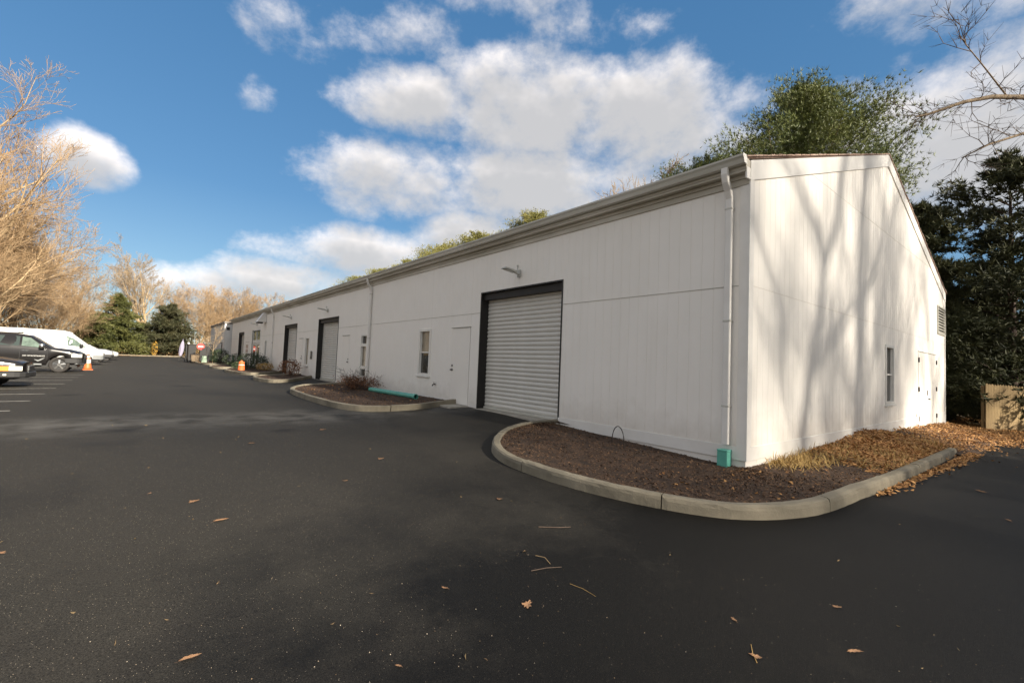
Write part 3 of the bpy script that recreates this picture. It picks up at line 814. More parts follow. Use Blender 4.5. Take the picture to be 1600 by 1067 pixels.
KP = [(0, -.12), (.004, .095), (.014, .132), (.04, .150), (.125, .150), (.150, .138), (.155, -.12)]
def kerb(pts, label, sec=2.1, h=1.0):
    S = spline(pts); Nn = normals(S); root = empty('kerb'); tag(root, label, kind='structure')
    L_ = np.concatenate([[0], np.cumsum(np.linalg.norm(np.diff(S, axis=0), axis=1))])
    n = max(1, int(round(L_[-1] / sec))); rr = random.Random(len(pts))
    for k in range(n):
        a, b = L_[-1] * k / n + .008, L_[-1] * (k + 1) / n - .008
        s = np.concatenate([[a], L_[(L_ > a + .02) & (L_ < b - .02)], [b]])
        cx = np.interp(s, L_, S[:, 0]); cy = np.interp(s, L_, S[:, 1]); nx = np.interp(s, L_, Nn[:, 0]); ny = np.interp(s, L_, Nn[:, 1])
        dz = rr.uniform(-.006, .006); V = []
        for x, y, u, w in zip(cx, cy, nx, ny):
            z = gz(x, y)
            for o, e in KP:
                V.append((x + u * o + rr.uniform(-.004, .004), y + w * o + rr.uniform(-.004, .004), z + e * h + (dz if e > 0 else 0) + rr.uniform(-.004, .004)))
        m = len(KP); mb = MB(); fs = []
        for i in range(len(cx) - 1):
            for j in range(m - 1): fs.append((i * m + j, i * m + j + 1, (i + 1) * m + j + 1, (i + 1) * m + j))
        fs += [tuple(range(m)), tuple(range(len(V) - m, len(V)))[::-1]]
        mb.add(V, [f[::-1] for f in fs]); mb.build('kerb_section', M['concrete'], root)
    return S, Nn


def hn(x, y, s=1.0):                      # cheap bumpy height noise
    return (np.sin(x * 3.1 * s + 1.3 * np.sin(y * 2.3 * s)) * np.cos(y * 2.7 * s + .7) * .5 + np.sin(x * 7.7 * s + y * 5.9 * s) * .25 + np.cos(x * 13.3 * s - y * 11.1 * s) * .15)


def bed(pts, anchor, label, zwall, bump=.02, cols=16):
    S, Nn = kerb(pts, 'weathered concrete kerb round ' + label)
    I = S + Nn * .145
    Aq = np.array([anchor(x, y) for x, y in S])
    t = np.linspace(0, 1, cols)[None, :, None]
    XY = I[:, None] * (1 - t) + Aq[:, None] * t
    zi = zg(I[:, 0], I[:, 1]) + .118
    zw = np.array([zwall(x, y) for x, y in Aq])
    tt = t[..., 0]
    Z = zi[:, None] * (1 - tt) + zw[:, None] * tt + hn(XY[..., 0], XY[..., 1]) * bump * np.sin(np.clip(tt * 3.1416, 0, 3.1416))
    V = np.concatenate([XY, Z[..., None]], -1)
    n, c = V.shape[:2]
    i = (np.arange(n - 1)[:, None] * c + np.arange(c - 1)[None]).ravel()
    F = np.stack([i, i + c, i + c + 1, i + 1], -1)
    o = link('planting_bed', np_mesh('planting_bed', V.reshape(-1, 3), F, M['soil'], True)); tag(o, 'dark mulch soil of ' + label, kind='structure')
    return V


def sample(V, n):
    a = rng.random(n) * (V.shape[0] - 1.001); b = rng.random(n) * (V.shape[1] - 1.001)
    i, j = a.astype(int), b.astype(int); u, w = (a - i)[:, None], (b - j)[:, None]
    return V[i, j] * (1 - u) * (1 - w) + V[i + 1, j] * u * (1 - w) + V[i, j + 1] * (1 - u) * w + V[i + 1, j + 1] * u * w


sm1 = lambda x, a, b: float(np.clip((x - a) / (b - a), 0, 1))
BED1 = bed([(.06, 4.05), (-.69, 4.14), (-1.55, 3.86), (-2.32, 3.19), (-2.70, 2.45), (-2.76, 1.65), (-2.68, .9), (-2.49, .17), (-2.17, -.52), (-1.8, -.92), (-1.3, -1.19),
            (-.7, -1.34), (.6, -1.43), (2.9, -1.42), (5.2, -1.40), (7.4, -1.36)],
           lambda x, y: (.05, min(max(y, .05), 3.9)) if x < .05 else (x, .05), 'the corner bed by the gable',
           lambda x, y: (.02 + .15 * sm1(y, .5, 3.8)) if x < .06 else .02 + .11 * sm1(x, 1.5, 6))
BED2 = bed([(.06, 8.2), (-.45, 8.12), (-1.54, 7.86), (-2.45, 8.25), (-2.80, 9.3), (-2.88, 11.0), (-2.86, 12.75), (-2.68, 14.6), (-2.05, 15.95), (-1.3, 16.22), (.06, 16.3)],
           lambda x, y: (.05, min(max(y, 8.3), 16.2)), 'the second bed with the dry shrub', lambda x, y: .29, bump=.03)
BED3 = bed([(.06, 22.6), (-.8, 21.3), (-1.68, 20.05), (-2.3, 20.1), (-2.52, 22.1), (-2.25, 23.75), (-1.5, 24.25), (.06, 24.3)],
           lambda x, y: (.05, min(max(y, 22.5), 24.2)), 'the small bed beside the second roller door', lambda x, y: .34, bump=.02)
BED4 = bed([(.06, 29.2), (-.6, 28.0), (-1.65, 26.95), (-2.2, 27.6), (-2.45, 29.7), (-2.55, 31.7), (-2.3, 34.0), (-1.6, 35.4), (.06, 35.8)],
           lambda x, y: (.05, min(max(y, 29.1), 35.7)), 'the bed in front of the vent hood', lambda x, y: .36, bump=.02)
BED5 = bed([(.06, 39.5), (-1.0, 37.4), (-2.0, 36.5), (-2.6, 37.4), (-2.7, 39.2), (-2.4, 41.6), (-1.6, 42.8), (.06, 43.1)],
           lambda x, y: (.05, min(max(y, 39.4), 43.0)), 'the bed before the fourth roller door', lambda x, y: .38, bump=.02)
BED6 = bed([(.0, 47.0), (-1.4, 46.3), (-2.3, 47.0), (-2.6, 49.5), (-2.6, 54), (-2.5, 62), (-2.3, 72), (-2.1, 83.6)],
           lambda x, y: (.05, max(y, 47.1)), 'the long verge at the far end', lambda x, y: gz(0, y) + .1, bump=.03)
xb = np.linspace(7.2, 16.3, 60); yb = np.linspace(-1.9, .04, 16)
def bankz(x, y): return zg(x, y) - .03 + .29 * np.clip((np.asarray(y) + 1.7) / 1.7, 0, 1) ** .8 * np.clip((16.6 - np.asarray(x)) / 1.5, .35, 1) + .012 * hn(x, y)
tag(link('soil_bank', grid_mesh('soil_bank', xb, yb, bankz, M['soil'])), 'bare soil bank against the gable by the double door', kind='structure')
kerb([(-2.15, 83.9), (-5, 84.6), (-9, 86.2), (-13, 87.6), (-16, 88.2)], 'low concrete kerb across the far end of the drive', sec=3.0)


def quads(P, size, flat=.35, aspect=.6, curl=.25):
    """bent leaf quads at points P -> verts, faces(tri)"""
    n = len(P); yaw = rng.random(n) * 6.283
    t = rng.normal(0, flat, (n, 2))
    ax = np.stack([np.cos(yaw), np.sin(yaw), t[:, 0]], -1); ax /= np.linalg.norm(ax, axis=1)[:, None]
    up = np.stack([rng.normal(0, flat, n), rng.normal(0, flat, n), np.ones(n)], -1)
    bx = np.cross(up, ax); bx /= np.linalg.norm(bx, axis=1)[:, None]; nr = np.cross(ax, bx)
    s = (size[0] + (size[1] - size[0]) * rng.random(n))[:, None]
    k = rng.normal(0, curl, n)[:, None]
    V = np.stack([P - ax * s * .5, P + bx * s * aspect * .5 + nr * s * k * .5, P + ax * s * .5 + nr * s * .15, P - bx * s * aspect * .5 + nr * s * k * .5], 1).reshape(-1, 3)
    i = np.arange(n)[:, None] * 4
    F = np.concatenate([i + np.array([[0, 2, 1]]), i + np.array([[0, 3, 2]])], 0)
    return V, F


def blades(P, length, width, lean=.8):
    n = len(P); yaw = rng.random(n) * 6.283; l = (length[0] + (length[1] - length[0]) * rng.random(n))[:, None]
    th = np.abs(rng.normal(lean, .35, n))
    d = np.stack([np.cos(yaw) * np.sin(th), np.sin(yaw) * np.sin(th), np.abs(np.cos(th))], -1)
    s = np.stack([-np.sin(yaw), np.cos(yaw), np.zeros(n)], -1) * width
    mid = P + d * l * .55; tip = P + d * l; tip[:, 2] -= (l[:, 0] * .25 * np.sin(th))
    V = np.stack([P - s, P + s, mid + s * .7, mid - s * .7, tip], 1).reshape(-1, 3); i = np.arange(n)[:, None] * 5
    F = np.concatenate([i + np.array([[0, 1, 2]]), i + np.array([[0, 2, 3]]), i + np.array([[3, 2, 4]])], 0)
    return V, F


def stuff(name, V, F, m, label, parent=None):
    return tag(link(name, np_mesh(name, V, F, m), parent), label, kind='stuff')


# bark mulch over the beds
P = sample(BED1, 17000); P = P[(P[:, 0] < 1.0 + rng.normal(0, .5, len(P)))]
P = np.vstack([P, sample(BED2, 7000), sample(BED3, 1500), sample(BED4, 1800), sample(BED5, 1500)]); P[:, 2] += .006
V, F = quads(P, (.012, .06), flat=.45, aspect=.4, curl=.2)
stuff('bark_mulch', V, F, M['chip'], 'brown bark chips strewn over the dark planting beds')
# orange oak leaves heaped along the gable and over the ground beyond it
P1 = sample(BED1, 95000)
w = np.clip((P1[:, 0] - 1.6 - .5 * hn(P1[:, 0] * 2, P1[:, 1] * 2)) / 2.4, 0, 1) * np.clip(.45 + .8 * hn(P1[:, 0] * .8, P1[:, 1] * 1.1) + P1[:, 0] * .06, .12, 1)
P1 = P1[rng.random(len(P1)) < w * .62]
P1[:, 2] += rng.random(len(P1)) * .05 + np.clip(.10 * np.exp(-((P1[:, 0] - 5.4) / 1.3) ** 2) * (P1[:, 1] + 1.3) / 1.3, 0, 1) * rng.random(len(P1)) * 1.4
n = 62000
X = 5.6 + rng.random(n) * 22; Y = -4.6 + rng.random(n) * 9.5
lo = -1.36 - .10 * (X - 6.5) + .35 * hn(X * .7, Y * .7)
ok = (Y > lo + np.abs(rng.normal(0, .10, n)) - np.where(rng.random(n) < .05, rng.random(n) * 1.0, 0)) & ((Y < -.06) | (X > 16.1))
ok &= ~((Y > -1.40) & (X < 7.4))
X, Y = X[ok], Y[ok]
P2 = np.stack([X, Y, np.where((X > 7.2) & (X < 16.3) & (Y > -1.9), np.maximum(bankz(X, Y), zg(X, Y)), zg(X, Y)) + .02 + rng.random(len(X)) * .07 + .03 * hn(X, Y)], -1)
# drift against the foot of the kerb
n = 1700; s = rng.random(n); X = .4 + s * 7.8; Y = -1.46 - np.abs(rng.normal(0, .055 + .07 * s, n)); ok = rng.random(n) < (.25 + .75 * s); X, Y = X[ok], Y[ok]
P3 = np.stack([X, Y, zg(X, Y) + .01 + rng.random(len(X)) * .025], -1)
# thin scatter on the mulch
P4 = sample(BED1, 420); P4 = P4[(P4[:, 0] < 2) & (P4[:, 1] < .6)]; P5 = sample(BED2, 260); P6 = sample(BED6, 2500)
n = 5200; X = -16 + rng.random(n) * 14; Y = 83.5 + rng.random(n) * 6; P7 = np.stack([X, Y, zg(X, Y) + .05], -1)
n = 5000; X = -19 + rng.random(n) * 4.2; Y = 10 + rng.random(n) * 76; P8 = np.stack([X, Y, zg(X, Y) + .03], -1)
P = np.vstack([P1, P2, P3, P4, P5, P6, P7, P8])
V, F = quads(P, (.035, .088), flat=.45, aspect=.62, curl=.3)
stuff('leaf_litter', V, F, M['leaf'], 'drifts of dry orange brown leaves heaped along the gable and lot edges')
# dry golden grass
P = sample(BED1, 52000)
w = np.exp(-((P[:, 0] - 1.4) / .8) ** 2) * np.clip((P[:, 1] + .75) * 1.8, 0, 1) + np.clip((P[:, 0] - 1.4) / 1.5, 0, 1) * (hn(P[:, 0] * 1.2 + 3, P[:, 1] * 1.6) > .05) * .5
P = P[(rng.random(len(P)) < w * .55) & (P[:, 0] > .25)]
V, F = blades(P, (.10, .30), .0055, 1.05)
stuff('dry_grass', V, F, M['drygrass'], 'matted dry golden grass below the gable wall')
# fine grit and litter crumbs on the near asphalt
n = 3600
r_ = 1.0 + 10 * rng.random(n) ** 1.4; a_ = R(39) + (rng.random(n) - .5) * R(108)
X = -7.07 + np.sin(a_) * r_; Y = -3.14 + np.cos(a_) * r_
ok = ((X < -2.95) | (Y < -1.7)) ; X, Y = X[ok], Y[ok]
P = np.stack([X, Y, zg(X, Y) + .004], -1)
V, F = quads(P, (.002, .008), flat=.25, aspect=.7, curl=.2)
stuff('grit', V, F, M['grit'], 'pale crumbs and grit sprinkled over the near asphalt')
n = 170
r_ = 1.2 + 12 * rng.random(n); a_ = R(39) + (rng.random(n) - .5) * R(110)
X = -7.07 + np.sin(a_) * r_; Y = -3.14 + np.cos(a_) * r_
ok = ((X < -2.95) | (Y < -1.7)); X, Y = X[ok], Y[ok]
V, F = quads(np.stack([X, Y, zg(X, Y) + .006], -1), (.02, .05), flat=.2, aspect=.16, curl=.5)
stuff('litter', V, F, M['twiglit'], 'tiny twig bits and leaf scraps scattered over the asphalt')

# single leaves lying on the asphalt
def leaf_mesh(seed, lobed):
    r = random.Random(seed); n = 26; vs = [(0, 0, .006)]
    for k in range(n):
        t = 2 * math.pi * k / n
        rad = (.72 + .20 * math.cos(7 * t + .4) + .14 * math.cos(3 * t + seed)) if lobed else (.55 + .12 * math.cos(9 * t))
        x = math.cos(t) * rad * (1.25 if lobed else 1.5); y = math.sin(t) * rad * (.8 if lobed else .55)
        x += r.uniform(-.05, .05); y += r.uniform(-.05, .05)
        vs.append((x, y, .05 + .22 * (x * x * .6 + y * y) * r.uniform(.4, 1.3) + .1 * math.sin(2 * x + seed)))
    mb = MB(); mb.add(vs, [(0, 1 + k, 1 + (k + 1) % n) for k in range(n)])
    mb.add([(-1.0 if lobed else -1.3, .02, .04), (-1.0, -.04, .05), (-.3, -.02, .04), (-.3, .03, .04)], [(0, 1, 2, 3)])
    return mb.mesh('fallen_leaf', M['leafsolo'])
LM = [leaf_mesh(1, True), leaf_mesh(2, False), leaf_mesh(3, True), leaf_mesh(4, False)]
LV = [(-6.76, -.11, .055, 1, .1, 'long curled tan leaf lying nearest the bottom edge of the asphalt'), (-4.89, -.73, .048, 0, .6, 'pale lobed oak leaf lying alone on the middle of the near asphalt'),
      (-5.25, -.23, .034, 3, 2., None), (-3.82, -1.64, .036, 3, 1., None), (-3.52, -2.24, .05, 1, 2.5, None), (-6.39, 1.92, .075, 1, .3, 'long tan leaf with a stalk on the open asphalt well before the door'),
      (-3.74, 1.1, .05, 2, .8, None), (-4.1, -1.9, .033, 0, 1.9, None), (-5.87, -.79, .024, 1, 2.1, None), (-6.55, 2.6, .05, 0, .5, None), (-3.0, -2.0, .03, 2, 2., None),
      (-5.0, 2.6, .045, 3, .2, None), (-4.2, 3.4, .05, 0, .4, None), (-2.2, -2.9, .045, 3, .7, None), (-.9, -3.1, .05, 2, .9, None), (.8, -2.6, .06, 1, .5, None), (2.6, -2.2, .07, 0, 1.2, None),
      (-6.9, 3.1, .04, 3, 1.1, None), (-7.8, 2.0, .04, 2, .1, None), (-5.6, 5.2, .06, 1, .2, None), (-4.3, 5.9, .06, 0, .2, None), (3.9, -2.7, .07, 1, 2.2, None), (5.2, -3.0, .08, 2, .2, None)]
for x, y, s, k, a, lb in LV:
    o = link('fallen_leaf', LM[k], None, (x, y, gz(x, y) + .003), (0, 0, a), (s, s, s * .8))
    tag(o, lb or 'small brown dry leaf lying flat on the dark asphalt', 'leaf', 'single leaves on the asphalt')
def twig(pts, r, label, m='twiglit'):
    q = [(x, y, gz(x, y) + r + z) for x, y, z in pts]
    tag(MB().tube(q, [r, r * .9] + [r * .6] * (len(q) - 2), 6).build('twig', M[m]), label, 'twig', 'twigs on the asphalt')
twig([(-4.43, -.69, 0), (-4.405, -.80, .004), (-4.40, -.92, .0)], .0012, 'thin straw coloured stalk lying straight on the asphalt', 'drygrass')
twig([(-4.55, -.38, 0), (-4.42, -.42, .006), (-4.30, -.47, .002)], .003, 'short dark forked twig on the asphalt beside a curled chip', 'twigdark')
twig([(-4.36, -.22, .012), (-4.33, -.30, .02), (-4.34, -.38, .0)], .0035, 'short bent tan twig lying across the dark forked one')
twig([(-4.15, -1.93, 0), (-4.09, -1.88, .003), (-4.0, -1.83, 0)], .002, 'short pale stick near the bottom right of the asphalt', 'drygrass')
twig([(-3.9, .25, 0), (-3.75, .12, .008), (-3.62, .08, 0)], .005, 'dark brown twig on the asphalt in front of the corner kerb', 'twigdark')

# drain pipes, hoop
r = empty('drain_boot', (-.085, .27, .0)); tag(r, 'upright teal plastic drain boot round the foot of the corner downspout', 'drain pipe')
MB().bbox((-.085, -.075, -.15), (.06, .075, .24), .012).build('body', M['teal'], r); MB().bbox((-.088, -.078, .235), (.062, .078, .262), .004).build('rim', M['teal'], r)
def hollow_pipe(a, b, ro, label, name='drain_pipe'):
    a, b = Vector(a), Vector(b); d = (b - a).normalized(); s = d.cross(Vector((0, 0, 1))).normalized(); u = s.cross(d); n = 18
    vs = []
    for c, rr in ((a, ro), (b - d * .12, ro), (b - d * .12, ro * 1.12), (b, ro * 1.12), (b, ro * .88), (a, ro * .88)):
        vs += [c + rr * (s * math.cos(2 * math.pi * k / n) + u * math.sin(2 * math.pi * k / n)) for k in range(n)]
    fs = [(i * n + k, i * n + (k + 1) % n, (i + 1) * n + (k + 1) % n, (i + 1) * n + k) for i in range(5) for k in range(n)] + [(5 * n + k, 5 * n + (k + 1) % n, (k + 1) % n, k) for k in range(n)]
    mb = MB(); mb.add(vs, fs); mb.smooth = False
    return tag(mb.build(name, M['teal']), label, 'drain pipe')
hollow_pipe((-.70, 12.6, .33), (-.62, 9.3, .335), .072, 'long teal plastic drain pipe lying loose on the mulch of the second bed')
MB2 = MB(); MB2.bbox((-.3, 47.2, .3), (-.12, 47.4, 1.15), .02); tag(MB2.build('drain_post', M['greenpost']), 'slim upright green pipe box at the far corner of the warehouse', 'drain pipe')
q = [(-.50 + .17 * math.cos(t) * .3, 1.95 + .17 * math.cos(t), .12 + .02 + .27 * math.sin(t)) for t in np.linspace(0, math.pi, 15)]
q[0] = (q[0][0], q[0][1], .0); q[-1] = (q[-1][0], q[-1][1], .0)
tag(MB().tube(q, .0085, 6).build('wire_hoop', M['blackmetal']), 'black wire hoop stuck in the mulch against the white wall', 'hoop')

# ------------------------------------------------------------------ fence at the right edge
f0, f1 = Vector((19.1, -.74)), Vector((25.0, -4.20))
dv = (f1 - f0); FL = dv.length; dv.normalize()
fe = empty('board_fence', (f0.x, f0.y, gz(f0.x, f0.y)), math.atan2(dv.y, dv.x))
tag(fe, 'tan upright board fence standing beyond the gable at the edge of the leaves', 'fence')
bm_ = MB().add([(0, -.02, 0), (.125, -.02, 0), (.125, .0, 0), (0, .0, 0), (0, -.02, 1.76), (.125, -.02, 1.76), (.125, 0, 1.76), (0, 0, 1.76), (.0625, -.02, 1.82), (.0625, 0, 1.82)],
               [(0, 3, 2, 1), (0, 1, 5, 8, 4), (2, 3, 7, 9, 6), (1, 2, 6, 5), (3, 0, 4, 7), (4, 8, 9, 7), (8, 5, 6, 9)]).mesh('board', M['fence'])
for i in range(int(FL / .131)):
    x = i * .131; gx_, gy_ = f0.x + dv.x * x, f0.y + dv.y * x
    link('board', bm_, fe, (x, random.uniform(-.006, .006), gz(gx_, gy_) - gz(f0.x, f0.y) + .03 + random.uniform(-.015, .015)), (0, random.uniform(-.006, .006), 0))
for z in (.35, 1.4): MB().bbox((0, .004, z), (FL, .05, z + .09), .004).build('rail', M['fence'], fe, rot=(0, .012, 0))
for i in range(4): MB().bbox((i * 2.2, .05, -.3), (i * 2.2 + .1, .15, 1.75), .006).build('post', M['fence'], fe)

# ------------------------------------------------------------------ trees
def rot_about(d, ang, az):
    d = d / np.linalg.norm(d); a = np.array([0, 0, 1.]) if abs(d[2]) < .9 else np.array([1., 0, 0])
    s = np.cross(d, a); s /= np.linalg.norm(s); u = np.cross(s, d)
    return d * math.cos(ang) + (s * math.cos(az) + u * math.sin(az)) * math.sin(ang)


def prisms(S, sides):
    """S: rows p0(3) p1(3) r0 r1 -> verts, quads as tris"""
    S = np.asarray(S, float); p0, p1, r0, r1 = S[:, :3], S[:, 3:6], S[:, 6:7], S[:, 7:8]
    d = p1 - p0; d /= np.linalg.norm(d, axis=1)[:, None] + 1e-9
    a = np.where(np.abs(d[:, 2:3]) < .9, np.array([[0, 0, 1.]]), np.array([[1., 0, 0]]))
    s = np.cross(d, a); s /= np.linalg.norm(s, axis=1)[:, None]; u = np.cross(s, d); V = []
    for p, r in ((p0, r0), (p1, r1)):
        for k in range(sides):
            t = 2 * math.pi * k / sides; V.append(p + r * (s * math.cos(t) + u * math.sin(t)))
    V = np.stack(V, 1).reshape(-1, 3); b = np.arange(len(S))[:, None] * 2 * sides; F = []
    for k in range(sides):
        l = (k + 1) % sides; F += [b + np.array([[k, l, sides + l]]), b + np.array([[k, sides + l, sides + k]])]
    return V, np.concatenate(F, 0)


def bare_tree(seed, h, r0, stems=1, spread=.5, counts=(9, 7, 7, 6), up=.25, first=.25, lean=0., ratio=.55, fine=.006, wob=.10):
    r = random.Random(seed); big, small = [], []
    def grow(p, d, L, rad, lv):
        n = 7 if lv == 0 else (5 if lv == 1 else (3 if lv == 2 else 2))
        pts = [np.array(p)]; ds = []; d = np.array(d, float)
        for i in range(n):
            d = d + np.array([r.gauss(0, wob), r.gauss(0, wob), r.gauss(0, wob * .6) + up * .25]); d /= np.linalg.norm(d)
            pts.append(pts[-1] + d * L / n); ds.append(d.copy())
        tip = .22 if lv < 3 else .5
        rs = [rad * (1 - (1 - tip) * i / n) for i in range(n + 1)]
        for i in range(n): (big if lv <= 1 else small).append((*pts[i], *pts[i + 1], max(rs[i], fine), max(rs[i + 1], fine)))
        if lv >= len(counts): return
        c = counts[lv]; c = max(1, int(round(c * r.uniform(.8, 1.2))))
        for k in range(c):
            t = (first if lv == 0 else .15) + (1 - (first if lv == 0 else .15)) * (k + r.random()) / c
            x = min(t * n, n - 1e-3); i = int(x); q = pts[i] + (pts[i + 1] - pts[i]) * (x - i)
            ang = r.uniform(.5, 1.0) * spread * 1.6
            cd = rot_about(ds[i], ang, r.uniform(0, 6.283))
            cl = L * ratio * (1.15 - .55 * t) * r.uniform(.7, 1.25)
            grow(q, cd, cl, max(rs[i] * .58, fine), lv + 1)
    for s in range(stems):
        a = r.uniform(0, 6.283); ln = lean + (0 if stems == 1 else r.uniform(.08, .42))
        grow((math.cos(a) * .12 * (stems > 1), math.sin(a) * .12 * (stems > 1), -.15), (math.cos(a) * ln, math.sin(a) * ln, 1), h * (r.uniform(.75, 1) if stems > 1 else 1), r0 * (r.uniform(.6, 1) if stems > 1 else 1), 0)
    return big, small


def put_tree(name, meshes, x, y, s, rz, label, group=None, cat='tree', sz=None, z=None, names=('trunk', 'crown'), kinds=()):
    root = empty(name, (x, y, gz(min(max(x, -30), 30), min(y, 110)) - .05 if z is None else z), rz); root.scale = (s, s, sz or s)
    tag(root, label, cat, group)
    for nm, me in zip(names, meshes): link(nm, me, root)
    return root


def bare_meshes(nm, trunk_m, twig_m, **k):
    b, s = bare_tree(**k)
    return [np_mesh(nm + ' trunk', *prisms(b, 7), M[trunk_m], True), np_mesh(nm + ' crown', *prisms(s, 3), M[twig_m])]


TW1 = bare_meshes('warm thicket tree', 'barkwarm', 'twigwarm', seed=11, h=11, r0=.13, stems=4, spread=.42, counts=(9, 8, 7, 5), up=.22, first=.12, fine=.0075, wob=.09)
TW2 = bare_meshes('warm thicket tree', 'barkwarm', 'twigwarm', seed=12, h=11, r0=.12, stems=5, spread=.48, counts=(8, 8, 7, 4), up=.18, first=.10, fine=.0075, wob=.12)
TW3 = bare_meshes('warm single tree', 'barkwarm', 'twigwarm', seed=13, h=13, r0=.24, stems=1, spread=.55, counts=(16, 9, 8, 4), up=.22, first=.12, fine=.0072, wob=.10)
TG1 = bare_meshes('tall grey tree', 'barkwarm', 'twiggrey', seed=25, h=14, r0=.30, stems=2, spread=.42, counts=(11, 8, 7, 5), up=.28, first=.25, fine=.012, wob=.07)
TS1 = bare_meshes('sun veil oak', 'bark', 'twigdark', seed=41, h=13, r0=.30, stems=1, spread=.62, counts=(8, 6, 5, 4), up=.14, first=.22, fine=.010, ratio=.62, wob=.13)  # crown shape of the oaks added to veil the sun
TS2 = bare_meshes('forked oak', 'bark', 'twigdark', seed=44, h=14, r0=.24, stems=3, spread=.42, counts=(5, 5, 4, 3), up=.22, first=.3, fine=.007, wob=.09)

LEFT = [(-18.4, 47.0, 1.30, 1.9, TW2, 'wide many-stemmed bare tree over the rear of the white van'),
        (-19.4, 54.0, 1.62, 4.0, TW3, 'tallest bare orange-tipped tree of the left row'),
        (-17.6, 58.0, 1.02, 2.2, TW1, 'bare thicket tree with pale stems above the van roof'),
        (-17.0, 66.0, 1.0, 5.1, TW2, 'leaning bare thicket tree past the nose of the van'),
        (-18.6, 70.0, 1.30, 1.0, TW1, 'big bare tree deep in the left row'),
        (-16.0, 76.0, .95, 3.3, TW1, 'bare vase-shaped tree near the far evergreen'),
        (-17.2, 83.0, 1.0, .5, TW2, 'bare tree just left of the far evergreen'),
        (-21.0, 62.0, 1.4, 2.6, TW2, 'bare tree at the back of the left thicket'),
        (-14.6, 89.5, .78, 4.4, TW1, 'small bare tree at the end of the left row')]
for x, y, s, rz, me, lb in LEFT: put_tree('bare_tree', me, x, y, s * .93, rz, lb, 'bare trees along the left side of the lot')
put_tree('bare_tree', TG1, -6.2, 93, 1.02, .6, 'tall open bare tree with forked pale trunks between the two far evergreens')
FAR = [(-1.5, 104, 1.0, .4, TW1), (1.2, 101, .98, 2.1, TW2), (3.6, 105, 1.02, 3.9, TW1), (6.2, 102, 1.0, 5.0, TW2), (9.0, 106, 1.02, 1.2, TW1), (12.0, 103, 1.0, 2.8, TW2), (15.5, 106, 1.0, .9, TW1)]
for i, (x, y, s, rz, me) in enumerate(FAR):
    put_tree('bare_tree', me, x, y, s, rz, ('leftmost rounded bare tree of the far row, behind the brownish evergreen', 'second bare tree of the far row, beside the leftmost', 'third bare tree of the far row, left of the annex roof',
             'middle bare tree of the far row, above the annex', 'fifth bare tree of the far row, right of the annex', 'bare tree of the far row low over the end of the eave', 'rightmost bare tree of the far row, mostly behind the roof')[i], 'far row of bare trees')
put_tree('bare_tree', TG1, 29, 24, 1.12, 2.0, 'grey bare tree whose twigs just show over the roof left of the pine', z=-.5)


def conifer(seed, h, rfun, limbs, tuft, per, blades_n, droop=.1, trunk_r=.25, start=.08, up=.2, wid=.02, jitter=.35):
    """trunk+limbs and needle sprays"""
    r = random.Random(seed); g = np.random.default_rng(seed); seg = []; C = []; D = []
    n = 10
    for i in range(n):
        seg.append((0, 0, h * i / n, 0, 0, h * (i + 1) / n, trunk_r * (1 - .93 * i / n), trunk_r * (1 - .93 * (i + 1) / n)))
    for k in range(limbs):
        t = start + (1 - start) * (k + r.random()) / limbs; z = h * t; az = r.uniform(0, 6.283); L = rfun(t) * r.uniform(.62, 1.12)
        d = np.array([math.cos(az), math.sin(az), up + .5 * t * up + r.gauss(0, .12)]); p = np.array([0, 0, z]); m = 5
        for i in range(m):
            d2 = d + np.array([r.gauss(0, .15), r.gauss(0, .15), -droop * (i / m) * 1.5]); q = p + d2 / np.linalg.norm(d2) * L / m
            rad = max(.012, trunk_r * .28 * (1 - t * .7)); seg.append((*p, *q, rad * (1 - i / m * .8), rad * (1 - (i + 1) / m * .8)))
            if i > 0 or L < 1.2:
                c = int(per * (i + 1) / m * (L / 2.5 + .35)) + 1
                for _ in range(c):
                    f = r.random(); o = np.array([r.gauss(0, 1), r.gauss(0, 1), r.gauss(0, .5)]) * jitter * (L / m) * (1.1 if i else .7)
                    C.append(p + (q - p) * f + o); D.append(d2 * .7 + np.array([r.gauss(0, .45), r.gauss(0, .45), r.gauss(.12, .3)]))
            p = q
    for _ in range(per * 4):
        C.append(np.array([r.gauss(0, .18), r.gauss(0, .18), h * r.uniform(.92, 1.03)])); D.append(np.array([r.gauss(0, .5), r.gauss(0, .5), 1]))
    C = np.repeat(np.array(C), blades_n, 0); D = np.repeat(np.array(D), blades_n, 0)
    D = D / np.linalg.norm(D, axis=1)[:, None] + g.normal(0, .55, D.shape); D /= np.linalg.norm(D, axis=1)[:, None]
    N_ = len(C); l = tuft * (.6 + .8 * g.random((N_, 1))); s = np.cross(D, g.normal(0, 1, D.shape)); s /= np.linalg.norm(s, axis=1)[:, None]
    V = np.stack([C + s * wid, C - s * wid, C + D * l], 1).reshape(-1, 3); F = np.arange(N_ * 3).reshape(-1, 3)
    return prisms(seg, 6), (V, F)


def conifer_meshes(nm, bark, leafm, **k):
    (a, b), (c, d) = conifer(**k)
    return [np_mesh(nm + ' trunk', a, b, M[bark], True), np_mesh(nm + ' crown', c, d, M[leafm])]


